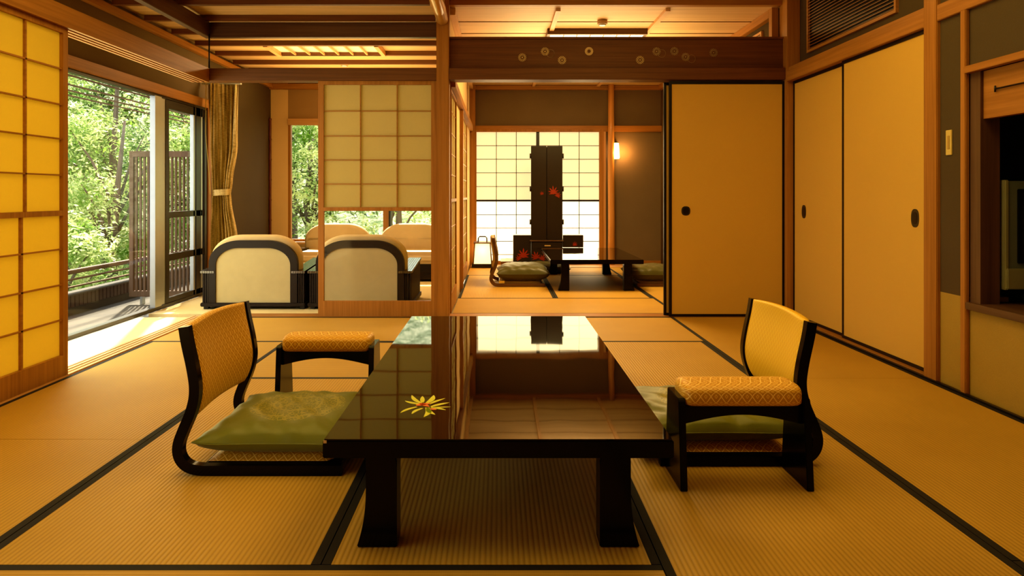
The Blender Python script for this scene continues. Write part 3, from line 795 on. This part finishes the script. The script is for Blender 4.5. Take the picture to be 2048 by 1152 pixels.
# ------------------------------------------------------------------ lounge armchairs (local: back at y=0, facing +y)
def arch(w, h, r, n=10, z0=0):
    pts = [(-w, z0)]
    for i in range(n+1):
        a = PI-PI/2*i/n; pts.append((-w+r[0]+r[0]*math.cos(a), h-r[1]+r[1]*math.sin(a)))
    for i in range(n+1):
        a = PI/2-PI/2*i/n; pts.append((w-r[0]+r[0]*math.cos(a), h-r[1]+r[1]*math.sin(a)))
    pts.append((w, z0)); return pts
def armchair(label, loc, rz):
    t = thing('lounge_armchair', label, 'armchair', loc, 'low lounge armchairs by the window', rz=rz)
    # dark arched back frame
    o = arch(.385, .60, (.26, .20), 12, .05); i_ = arch(.325, .535, (.20, .15), 12, .05)
    g = MB(); tmp = bmesh.new()
    V = [[tmp.verts.new((p[0], y, p[1])) for p in L] for y in (0, .05) for L in (o, i_)]
    o0, i0, o1, i1 = V; n = len(o)
    for k in range(n-1):
        tmp.faces.new((o0[k], o0[k+1], i0[k+1], i0[k])); tmp.faces.new((o1[k], i1[k], i1[k+1], o1[k+1]))
        tmp.faces.new((o0[k], o1[k], o1[k+1], o0[k+1])); tmp.faces.new((i0[k], i0[k+1], i1[k+1], i1[k]))
    for k in (0, n-1): tmp.faces.new((o0[k], i0[k], i1[k], o1[k]))
    g.merge(tmp); g.build('back_frame', 'blkw', t)
    MB().prism(arch(.325, .535, (.20, .15), 12, .05), 'y', .012, .045).build('back_panel', 'fabb', t)
    # front cushion, puffy arch
    def cush(w, h, z0, y0, th):
        g = MB(); out = arch(w, h, (.27, .20), 12, z0); out += [(w-2*w*i/6, z0) for i in range(1, 7)]; cx, cz = 0, (z0+h)/2
        def f(u, v):
            k = v*(len(out)-1); i = min(int(k), len(out)-2); q = k-i
            x = out[i][0]*(1-q)+out[i+1][0]*q; z = out[i][1]*(1-q)+out[i+1][1]*q
            a = PI*u; s = .80+.20*math.sin(a)**.5 if 0 < u < 1 else .80
            return (cx+(x-cx)*s, y0+th*(.5-.5*math.cos(a)), cz+(z-cz)*s)
        g.grid(f, 10, 60)
        for e in (0, 1):
            def cap(u, v, e=e):
                p = Vector(f(e, v)); return tuple(p.lerp(Vector((0, p.y+(.02 if e else 0), cz)), u))
            g.grid(cap, 3, 60)
        bmesh.ops.remove_doubles(g.bm, verts=g.bm.verts, dist=1e-5); bmesh.ops.recalc_face_normals(g.bm, faces=g.bm.faces)
        return g
    cush(.40, .645, .22, .05, .15).build('back_cushion', 'fab', t)
    MB().box(-.34, .34, .19, .215, .465, .468).build('cushion_fold', 'fabb', t)
    g = MB().box(-.345, .345, .16, .74, .20, .34, .045); g.build('seat_cushion', 'fab', t, smooth=False)
    MB().box(-.345, .345, .06, .70, .085, .20).build('seat_base', 'blkw', t)
    for s in (-1, 1):
        # fluted arm side
        g = MB()
        a0, a1 = sorted((s*.350, s*.445))
        g.prism([(.02, .05), (.70, .05), (.70, .365), (.02, .315)], 'x', a0+.008, a1-.008)
        for k in range(5):
            x = a0+.004+(a1-a0-.012)*k/4.4; g.box(x, x+.013, .008, .022, .05, .312)
        for k in range(22):
            y = .03+k*.0305; xo = s*.445
            b0, b1 = sorted((xo-.009*s, xo)); g.box(b0, b1, y, y+.018, .05, .31+.07*y)
        arm = g.build('arm', 'blkw', t)
        g = MB()
        b0, b1 = sorted((s*.335, s*.455))
        for k in range(6):
            x = b0+(b1-b0)*k/6; g.prism([(-.005, .315), (.72, .367), (.72, .387), (-.005, .335)], 'x', x, x+(b1-b0)/6-.003)
        g.build('slatted_arm_top', 'blkg', arm)
    g = MB().box(-.455, .455, -.01, .03, .025, .058, .006).box(-.455, -.42, .03, .72, .025, .058).box(.42, .455, .03, .72, .025, .058).box(-.43, .43, .68, .72, .025, .085)
    g.build('base_rail', 'blkw', t)
    for sx in (-1, 1):
        for y in (.03, .66): MB().box(sx*.42-.02, sx*.42+.02, y, y+.04, 0, .03).build('foot', 'blk', t)
    return t
M['blkw'] = plain('ebonised_wood', (.020, .013, .010), .5, spec=.3)
M['blkg'] = plain('ebonised_wood_gloss', (.04, .028, .02), .2, spec=1)
M['blkg'].node_tree.nodes['Principled BSDF'].inputs['IOR'].default_value = 1.8
a = armchair('dark-framed cream armchair with its back to the tatami, beside the curtain', (-2.136, 6.02, 0), 0)
dup(a, (-1.205, 6.02, 0), 0, 'dark-framed cream armchair seen from behind through the screen glass')
dup(a, (-1.98, 8.66, 0), PI, 'cream armchair facing into the room, backed by the lounge window beside the opening')
dup(a, (-1.05, 8.66, 0), PI, 'cream armchair facing into the room, seen whole through the screen glass')['label'] = 'cream armchair facing into the room behind the glass, next to the square post'

# ------------------------------------------------------------------ curtain
t = thing('curtain', 'tied yellow-brown pleated curtain at the end of the garden window', 'curtain', (-2.72, 6.86, .02))
def cw(z):   # half width, centre x
    kz = [(0.02, .145, -2.71), (.55, .125, -2.725), (.95, .085, -2.745), (1.02, .078, -2.745), (1.09, .09, -2.74), (1.5, .13, -2.725), (2.1, .14, -2.725)]
    for a, b in zip(kz, kz[1:]):
        if z <= b[0]:
            k = (z-a[0])/(b[0]-a[0]); k = k*k*(3-2*k); return a[1]*(1-k)+b[1]*k, a[2]*(1-k)+b[2]*k
    return kz[-1][1:]
def cf(u, v):
    z = .02+2.08*v; w, cx = cw(z); a = 2*u-1
    fold = .028*math.sin(u*PI*15+.6*math.sin(z*2))+.012*math.sin(u*PI*31+z)
    return (cx+a*w+.008*math.sin(u*40+z*1.5), 6.86+fold*(w/.14)**.4+.02*a, z)
MB().grid(cf, 120, 40, uvf=lambda u, v: (u, v)).build('pleated_cloth', 'curt', t, True)
g = MB(); pts = []
for k in range(25):
    a = 2*PI*k/24; pts.append((-2.705+.088*math.cos(a), 6.75+.05*math.sin(a), 1.02+.006*math.cos(a)))
g.grid(lambda u, v: (-2.745+.088*math.cos(2*PI*u), 6.86+.055*math.sin(2*PI*u), .99+.06*v+.006*math.cos(2*PI*u)), 32, 3)
g.build('tieback', 'curt', t, True)
MB().tube([(-2.88, 6.82, 2.1), (-2.885, 6.82, 1.6), (-2.85, 6.82, 1.2), (-2.84, 6.82, 1.0)], .004, 6).build('pull_cord', 'swp', t, True)
MB().box(-2.93, -2.55, 6.84, 6.88, 2.09, 2.12).build('curtain_rail', 'alu', t, True)

# bamboo pole
g = MB(); x = -2.945
zz = [.15]; 
while zz[-1] < 1.96: zz.append(zz[-1]+.26)
pts, rr = [], []
for z in zz: pts += [(x, 8.93, z-.012), (x, 8.93, z), (x, 8.93, z+.012)]; rr += [.017, .023, .017]
g.tube(pts, rr, 10)
M['bam'] = plain('red_brown_bamboo', (.13, .035, .02), .35)
tag(g.build('bamboo_pole', 'bam'), 'thin dark red bamboo pole in the lounge corner', 'pole')

# ------------------------------------------------------------------ ceiling fittings
t = thing('ceiling_light', 'recessed lounge ceiling light with slim crossbars', 'ceiling light', (-1.72, 6.88, 2.42))
g = MB().box(-2.27, -2.23, 6.67, 7.14, 2.42, 2.47).box(-1.20, -1.16, 6.67, 7.14, 2.42, 2.47).box(-2.23, -1.20, 7.115, 7.14, 2.43, 2.47).box(-2.23, -1.20, 6.67, 6.69, 2.43, 2.47)
g.build('frame', 'pale', t, True)
g = MB()
for i in range(1, 7): g.box(-2.23+1.03*i/7-.008, -2.23+1.03*i/7+.008, 6.69, 7.115, 2.43, 2.45)
g.build('crossbar', 'pale', t, True)
M['panel2'] = plain('light_panel_dim', (.8, .7, .5), .5, emis=(1, .85, .55), es=.12)
MB().box(-2.23, -1.20, 6.69, 7.115, 2.462, 2.472).build('diffuser', 'panel2', t, True)
t = thing('ceiling_light', 'bright ceiling light panel above the transom in the far room', 'ceiling light', (.95, 7.1, 2.50))
X0, X1 = .46, 1.40
g = MB().box(X0, X1, 6.50, 6.54, 2.505, 2.558).box(X0, X1, 8.0, 8.04, 2.505, 2.558).box(X0, X0+.03, 6.54, 8.0, 2.505, 2.558).box(X1-.03, X1, 6.54, 8.0, 2.505, 2.558)
g.build('frame', 'dx', t, True)
g = MB()
for i in range(1, 7): g.box(X0+.03+(X1-X0-.06)*i/7-.004, X0+.03+(X1-X0-.06)*i/7+.004, 6.54, 8.0, 2.498, 2.506)
g.build('crossbar', 'pale', t, True)
MB().box(X0+.03, X1-.03, 6.54, 8.0, 2.506, 2.512).build('diffuser', 'panel', t, True)
def spot(label, x, y, z, r, h):
    t = thing('smoke_detector', label, 'smoke detector', (x, y, z-h))
    MB().tube([(x, y, z), (x, y, z-h*.75)], r, 20).build('housing', 'beige', t, True)
    MB().tube([(x, y, z-h*.75), (x, y, z-h)], [r*.8, r*.55], 20).build('sensor_cap', 'alu', t, True)
spot('small round detector on the far room ceiling', .93, 6.20, 2.56, .045, .05)
spot('small round detector on the lounge ceiling', -1.715, 7.70, 2.475, .05, .055)
# vents
def vent(label, plane_x, y0, y1, z0, z1, n, fm='wy'):
    t = thing('wall_vent', label, 'air vent', (plane_x, (y0+y1)/2, z0))
    X = plane_x
    g = MB().box(X-.02, X, y0, y0+.02, z0, z1).box(X-.02, X, y1-.02, y1, z0, z1).box(X-.02, X, y0+.02, y1-.02, z0, z0+.02).box(X-.02, X, y0+.02, y1-.02, z1-.02, z1)
    g.build('frame', fm, t, True)
    g = MB()
    for i in range(n):
        z = z0+.02+(z1-z0-.04)*(i+.5)/n; g.prism([(X-.017, z-.003), (X-.016, z-.006), (X-.008, z-.002), (X-.009, z+.001)], 'y', y0+.02, y1-.02)
    g.build('slats', fm, t, True)
    MB().box(X-.0015, X, y0+.02, y1-.02, z0+.02, z1-.02).build('backing', 'blk', t, True)
vent('wide slatted air vent above the cupboard doors', 2.44, 4.22, 5.44, 2.11, 2.60, 19)
vent('small slatted air vent in the far room, just above the transom', 2.334, 6.10, 7.0, 2.20, 2.44, 12, 'paley')
# wall lamp
t = thing('wall_lamp', 'small glowing wall lamp beside the round log post', 'wall lamp', (1.68, 9.88, 1.52))
n = 20
g = MB(); g.tube([(1.68, 9.90, 1.51), (1.68, 9.90, 1.53), (1.68, 9.90, 1.72), (1.68, 9.90, 1.735)], [.045, .052, .040, .038], 20)
g.build('lamp_shade', 'lamp', t, True)
MB().box(1.648, 1.712, 9.88, 9.96, 1.735, 1.748).build('bracket', 'dkfr', t, True)
# lantern
t = thing('paper_lantern', 'square glowing paper lantern with a bent handle, in the far corner', 'lantern', (-.22, 9.55, .004))
x, y = -.22, 9.55
g = MB().box(x-.145, x+.145, y-.145, y+.145, .004, .055, .004); g.build('base', 'blk', t, True)
def frustum(g, s0, s1, z0, z1):
    t_ = bmesh.new(); A = [t_.verts.new((x+a*s0, y+b*s0, z0)) for a, b in ((-1, -1), (1, -1), (1, 1), (-1, 1))]; B = [t_.verts.new((x+a*s1, y+b*s1, z1)) for a, b in ((-1, -1), (1, -1), (1, 1), (-1, 1))]
    for i in range(4): t_.faces.new((A[i], A[(i+1) % 4], B[(i+1) % 4], B[i]))
    t_.faces.new(A[::-1]); t_.faces.new(B); g.merge(t_)
g = MB(); frustum(g, .115, .095, .055, .33); g.build('paper_shade', 'lamp2', t, True)
g = MB()
for a, b in ((-1, -1), (1, -1), (1, 1), (-1, 1)): g.tube([(x+a*.125, y+b*.125, .055), (x+a*.105, y+b*.105, .33)], .007, 6)
g.box(x-.12, x+.12, y-.12, y+.12, .33, .348)
g.build('frame', 'dz', t, True)
g = MB(); g.tube([(x-.06, y, .345), (x-.058, y, .40), (x-.04, y, .42), (x+.04, y, .42), (x+.058, y, .40), (x+.06, y, .345)], .008, 8); g.build('handle', 'blk', t, True)
# small box
t = thing('tissue_box', 'low white-topped box beside the lantern', 'box', (.10, 9.45, .0))
MB().box(.03, .20, 9.40, 9.52, .0005, .09, .003).build('box_body', 'mx', t, True)
MB().box(.028, .202, 9.398, 9.522, .09, .125, .003).build('lid', 'papw2', t, True)  # lid takes the emissive window paper, so it glows
MB().tube([(.115, 9.46, .125), (.115, 9.46, .128)], .02, 12).build('opening', 'blk', t, True)

# dressing mirror
def maple(g, cx, cz, r, y, rot=0):
    pts = []
    for k in range(7):
        a = rot+PI/2+(k-3)*.62; L = r*(1-.10*abs(k-3))
        pts.append((cx+.32*r*math.cos(a-.31), cz+.32*r*math.sin(a-.31)))
        pts.append((cx+.72*L*math.cos(a-.13), cz+.72*L*math.sin(a-.13)))
        pts.append((cx+L*math.cos(a), cz+L*math.sin(a)))
        pts.append((cx+.72*L*math.cos(a+.13), cz+.72*L*math.sin(a+.13)))
    pts.append((cx+.12*r*math.cos(rot-PI/2+.4), cz+.25*r*math.sin(rot-PI/2)))
    g.prism(pts, 'y', y-.0012, y)
t = thing('dressing_mirror', 'tall black lacquer folding dressing mirror with red maple leaves', 'dressing mirror', (.66, 9.4, .004))
Y = 9.32; dm = t
k = Y/1385
def X(px): return (px-997)*k
def Z(py): return 1-(py-389)*k
M['lacm'] = plain('brown_black_lacquer', (.028, .022, .017), .3)
d1 = MB().box(X(1062), X(1093), Y, Y+.03, Z(480), Z(292), .003).build('folding_door', 'lacm', t, True)
d2 = MB().box(X(1094), X(1125), Y, Y+.03, Z(480), Z(292), .003).build('folding_door', 'lacm', t, True)
g = MB(); maple(g, X(1107), Z(385), .095, Y-.0005, .1); maple(g, X(1115), Z(392), .06, Y-.002, -.5); g.build('maple_leaf', 'mapl', d2, True)
g = MB(); maple(g, X(1084), Z(388), .04, Y-.0005, .2); g.build('maple_leaf', 'mapl', d1, True)
for z in (312, 378, 444):
    for x in (1061, 1126): MB().tube([(X(x), Y+.01, Z(z+5)), (X(x), Y+.01, Z(z-5))], .012, 8).build('hinge', 'blk', t, True)
MB().box(X(1064), X(1123), Y+.032, Y+.06, Z(480), Z(294)).build('mirror_back', 'blk', t, True)
MB().box(X(1060), X(1127), Y-.02, Y+.30, Z(482.5), Z(480.2)).build('ledge', 'dz', t, True)
f = MB().box(X(1063), X(1125), Y, Y+.28, .004, Z(483), .003).build('centre_cabinet', 'lacm', t, True)
MB().box(X(1066), X(1122), Y-.006, Y-.0002, Z(497), Z(484.5), .001).build('drawer', 'lacm', t, True)
MB().box(X(1089), X(1101), Y-.014, Y-.006, Z(492.5), Z(490)).build('drawer_pull', 'gold', t, True)
g = MB(); maple(g, X(1072), Z(515), .09, Y-.0005, .3); maple(g, X(1084), Z(518), .07, Y-.0015, -.4); g.build('maple_leaf', 'mapl', f, True)
w = MB().box(X(1026.5), X(1062), Y+.02, Y+.28, .004, Z(470.5), .003).build('side_cabinet', 'lacm', t, True)
g = MB(); maple(g, X(1047), Z(512), .11, Y+.0195, 0); maple(g, X(1038), Z(518), .06, Y+.0185, .5); g.build('maple_leaf', 'mapl', w, True)
w = MB().box(X(1126), X(1167), Y+.02, Y+.28, Z(495), Z(470.5), .003).build('side_drawer', 'lacm', t, True)
g = MB(); maple(g, X(1150), Z(490), .05, Y+.0195, 0); g.build('maple_leaf', 'mapl', w, True)

# ------------------------------------------------------------------ television, switch
t = thing('television', 'boxy grey-green television standing in the dark alcove', 'television', (2.80, 3.40, .466), rz=-.03)
MB().box(-.34, .34, -.05, .02, .075, .60, .012).build('casing', 'mesh', t)
MB().box(-.22, .30, .02, .13, .12, .52, .03).build('rear_housing', 'blk', t)
MB().box(-.345, -.325, -.056, .0, .07, .605, .004).build('silver_edge', 'silv', t)
MB().box(-.34, .34, -.066, -.05, .075, .175, .004).build('speaker_strip', 'silv', t)
b = MB().box(-.285, .285, -.058, -.05, .20, .56, .003).build('bezel', 'blk', t)
MB().box(-.262, .262, -.060, -.058, .222, .54).build('screen', 'scr', b)
MB().box(-.16, .16, -.06, .10, 0, .03, .006).box(-.05, .05, .0, .03, .03, .08).build('stand', 'mesh', t)
t = thing('light_switch', 'yellowed double light switch plate on the narrow dark wall', 'light switch', (2.345, 3.60, 1.20))
MB().box(2.338, 2.345, 3.575, 3.622, 1.205, 1.335, .002).build('cover_plate', 'swp', t, True)
MB().box(2.335, 2.338, 3.590, 3.607, 1.235, 1.305, .001).build('rocker', 'swk', t, True)

# ------------------------------------------------------------------ balcony and garden
S('floor_balcony', MB().box(-4.02, -3.06, .0, 12, -.26, -.14), 'conx')
g = MB().box(-4.14, -4.02, .0, 12, -.30, -.06)
par = S('wall_balcony', g, 'conx', 'low concrete balcony kerb', 'wall')
tb = MB(); y = 2.0
while y < 12: tb.box(-4.13, -4.005, y, y+.055, -.06, .05); y += .066
tb.build('brick_course', 'brick', par, True)
MB().box(-4.15, -3.995, .0, 12, .05, .065).build('cap', 'conx', par, True)
t = thing('balcony_handrail', 'brown wooden balcony handrail with two thin rails', 'handrail', (-4.06, 6, .065))
MB().box(-4.09, -4.03, 1, 12, .245, .285, .005).build('top_rail', 'lwoody', t, True)
for z in (.19, .12): MB().tube([(-4.06, 1, z), (-4.06, 12, z)], .010, 8).build('thin_rail', 'lwoody', t, True)
for y in (2, 4, 5.2, 8.3, 10.5, 11.9): MB().box(-4.075, -4.045, y, y+.03, .065, .25).build('rail_post', 'lwood', t, True)
t = thing('lattice_screen', 'freestanding brown wooden slat screen on the balcony', 'slat screen', (-3.5, 7.2, -.14))
g = MB().box(-3.83, -3.79, 7.18, 7.22, -.06, 1.45).box(-3.18, -3.09, 7.18, 7.22, -.06, 1.47).box(-3.79, -3.18, 7.18, 7.22, 1.39, 1.45).box(-3.79, -3.18, 7.18, 7.22, -.06, .0)
g.build('frame', 'lwood', t, True)
for i in range(15):
    xx = -3.772+.041*i; MB().box(xx, xx+.020, 7.19, 7.21, 0, 1.39).build('slat', 'lwood', t, True)
for xx in (-3.70, -3.25): MB().box(xx-.012, xx+.012, 7.17, 7.23, -.14, -.06).build('foot', 'alu', t, True)
for i, (xx) in enumerate((-3.80, -3.96, -4.30, -4.54, -4.77)):
    o = MB().box(xx-.010, xx+.010, .5, 12, 2.094, 2.108).build('pergola_slat', 'lwoody')
    tag(o, 'slim wooden slat of the overhead balcony pergola', 'pergola slat', 'pergola slats over the balcony')

S('hill', MB().grid(lambda u, v: (-30+40*u, 3+40*v, -3.5+.55*max(0, 40*v-10)*.9+max(0, (1-u)*40-26)*.35+.4*math.sin(u*17)*math.cos(v*13)), 40, 40), 'hill', 'bushy green slope rising behind the trees', 'slope')
tree_labels = {}
def tree(label, x, y, z0, h, rad, nleaf, lm, seed, group, size=.13):
    rnd = random.Random(seed)
    t = thing('garden_tree', label, 'tree', (x, y, z0), group)
    g = MB(); g.tube([(0, 0, 0), (.1*rnd.uniform(-1, 1), .1, h*.35), (.2*rnd.uniform(-1, 1), 0, h*.7), (.1, .1, h)], [.11, .09, .06, .02], 8)
    g.build('trunk', 'bark', t)
    g = MB(); clumps = []
    for k in range(34):
        a = rnd.uniform(0, 6.283); zz = rnd.uniform(.18, 1)*h; rr = rad*math.sqrt(rnd.random())*(1-.45*(zz/h))
        c_ = (rr*math.cos(a), rr*math.sin(a), zz); clumps.append((c_, rnd.uniform(.28, .55)*rad*.75))
        if k < 16: g.tube([(0, 0, zz*.75), (c_[0]*.5, c_[1]*.5, zz*.9), c_], [.03, .02, .008], 5)
    g.build('branches', 'bark', t)
    vs, fs = [], []
    for i in range(nleaf):
        c_, cr = clumps[rnd.randrange(len(clumps))]
        d = Vector((rnd.gauss(0, 1), rnd.gauss(0, 1), rnd.gauss(0, .6))); d = d/max(d.length, .01)*cr*rnd.random()**.4
        p = Vector(c_)+d; p.z -= .10*(d.x*d.x+d.y*d.y)/max(cr, .1)
        L = size*rnd.uniform(.6, 1.3); w = L*rnd.uniform(.14, .24)
        ax = Vector((rnd.gauss(0, 1), rnd.gauss(0, 1), rnd.gauss(-.35, .5))).normalized()
        side = ax.cross(Vector((rnd.gauss(0, .5), rnd.gauss(0, .5), 1))).normalized()
        b = len(vs); vs += [p, p+ax*L*.45+side*w, p+ax*L, p+ax*L*.45-side*w]; fs.append((b, b+1, b+2, b+3))
    me = bpy.data.meshes.new('foliage'); me.from_pydata([tuple(v) for v in vs], [], fs); me.materials.append(M[lm])
    o = bpy.data.objects.new('foliage', me); C.objects.link(o); o.parent = t
    return t
G = 'trees outside the windows'
tl = [  # x, y, z0, h, rad, n, mat
    (-6.2, 11.2, -3.2, 5.4, 1.5, 14000, 'leaf0', 'fresh green tree just beyond the balcony rail'),
    (-5.9, 9.2, -3.4, 4.1, 1.2, 9000, 'leaf0', 'pale sunlit low tree beside the yellow paper screen'),
    (-7.6, 13.6, -3.2, 7.2, 1.9, 14000, 'leaf1', 'taller mid-green tree rising behind the balcony'),
    (-5.6, 13.0, -3.2, 6.6, 1.4, 12000, 'leaf1', 'green tree behind the wooden slat screen'),
    (-9.8, 14.5, -3.0, 8.0, 2.2, 12000, 'leaf0', 'broad bright tree at the outer garden edge'),
    (-3.6, 13.2, -3.2, 5.8, 1.4, 14000, 'leaf0', 'bright tree filling the open lounge window strip'),
    (-2.0, 12.8, -3.2, 5.2, 1.3, 12000, 'leaf0', 'sunlit tree above the lounge armchairs'),
    (-.6, 13.4, -3.2, 5.6, 1.4, 12000, 'leaf1', 'green tree at the post end of the lounge window'),
    (-5.0, 17.0, -1.5, 7.5, 2.6, 14000, 'leaf2', 'dark tree on the slope behind the lounge window'),
    (-9.0, 18.5, -1.5, 8.5, 3.0, 14000, 'leaf2', 'dark tree high on the slope behind the balcony trees'),
    (-12.5, 18.0, -1.5, 9.0, 3.2, 14000, 'leaf2', 'dark tree far along the slope'),
    (-6.0, 7.2, -3.8, 3.9, 1.1, 8000, 'leaf1', 'low bushy tree right under the handrail'),
]
for i, a in enumerate(tl): tree(a[7], *a[:7], 100+i, G, .10 if a[1] < 14 else .20)

# ------------------------------------------------------------------ light
w = bpy.data.worlds.new('sky'); bpy.context.scene.world = w; w.use_nodes = True
nt = w.node_tree; bg = nt.nodes['Background']; bg.inputs[0].default_value = (.86, .93, 1, 1); bg.inputs[1].default_value = 3.6
sky = node(nt, 'ShaderNodeTexSky', sky_type='HOSEK_WILKIE'); sky.turbidity = 5; sky.sun_direction = Vector((-.45, .55, .7)).normalized()
mx = node(nt, 'ShaderNodeMix', data_type='RGBA'); mx.inputs[0].default_value = .35; mx.inputs[6].default_value = (.9, .95, 1, 1)
nt.links.new(sky.outputs[0], mx.inputs[7]); nt.links.new(mx.outputs[2], bg.inputs[0])
def light(kind, name, loc, energy, color, rot=(0, 0, 0), **k):
    d = bpy.data.lights.new(name, kind); d.energy = energy; d.color = color
    for a, v in k.items(): setattr(d, a, v)
    o = bpy.data.objects.new(name, d); C.objects.link(o); o.location = loc; o.rotation_euler = rot; return o
sun = light('SUN', 'sun', (0, 0, 10), 14.0, (1, .93, .78), angle=.03)
sun.rotation_euler = Vector((.23, -.70, -.78)).to_track_quat('-Z', 'Y').to_euler()
sun2 = None
WARM = (1, .75, .27)
def area(name, loc, e, col, rot, sx, sy): return light('AREA', name, loc, e, col, rot, shape='RECTANGLE', size=sx, size_y=sy)
area('room_ceiling_lamp', (1.0, 3.0, 2.70), 36, WARM, (0, 0, 0), 1.6, 2.4)
area('room_ceiling_lamp', (-1.4, 2.6, 2.42), 26, WARM, (0, 0, 0), 1.0, 2.4)
area('far_room_lamp', (.95, 7.3, 2.47), 60, (1, .72, .32), (0, 0, 0), .85, 1.3)
area('far_room_fill_uplight', (.95, 7.4, 1.95), 46, (1, .74, .38), (PI, 0, 0), 1.6, 2.2)  # unseen uplight added mid-room to brighten the far ceiling
area('room_fill_uplight', (.9, 3.4, 2.3), 8, (1, .66, .24), (PI, 0, 0), 1.6, 2.2)  # unseen uplight added to brighten the main room ceiling
area('lounge_fill_uplight', (-1.7, 7.4, 1.95), 26, (1, .66, .26), (PI, 0, 0), 1.6, 1.6)  # unseen uplight added to brighten the lounge ceiling
area('lounge_fill', (-1.7, 7.2, 2.41), 26, (1, .76, .38), (0, 0, 0), 1.0, .4)  # added downward fill in place of daylight from the lounge window
area('garden_window_daylight', (-2.90, 4.3, 1.0), 48, (1, .83, .36), (0, -PI/2, 0), 1.6, 4.5)
area('paper_window_daylight', (.56, 9.86, 1.0), 24, (1, .82, .45), (-PI/2, 0, 0), 1.7, 1.7)
light('POINT', 'wall_lamp_bulb', (1.78, 9.80, 1.60), 7, (1, .5, .12), shadow_soft_size=.04)
light('POINT', 'lantern_bulb', (-.22, 9.35, .25), 1.0, (1, .6, .25), shadow_soft_size=.06)

# ------------------------------------------------------------------ camera
cd = bpy.data.cameras.new('camera'); cam = bpy.data.objects.new('camera', cd); C.objects.link(cam)
cam.location = (0, 0, 1.0); cam.rotation_euler = (PI/2, 0, 0)
cd.sensor_width = 36; cd.lens = 36*1385/2048; cd.shift_x = 27/2048; cd.shift_y = -187/2048; cd.clip_start = .05; cd.clip_end = 200
bpy.context.scene.camera = cam
sc = bpy.context.scene
sc.view_settings.view_transform = 'Standard'; sc.view_settings.look = 'None'; sc.view_settings.exposure = 0
sc.view_settings.use_curve_mapping = True
cm = sc.view_settings.curve_mapping; cm.use_clip = False; cm.extend = 'EXTRAPOLATED'
cu = cm.curves[3]
cu.points[0].location = (0, 0); cu.points[1].location = (1, 1.12)
for p in ((.012, .004), (.05, .031), (.2, .165), (.5, .50)): cu.points.new(*p)
cm.update()
sc.cycles.max_bounces = 8; sc.cycles.diffuse_bounces = 4; sc.cycles.glossy_bounces = 4; sc.cycles.transparent_max_bounces = 8
sc.cycles.use_denoising = True; sc.cycles.sample_clamp_indirect = 4; sc.cycles.caustics_reflective = False; sc.cycles.caustics_refractive = False
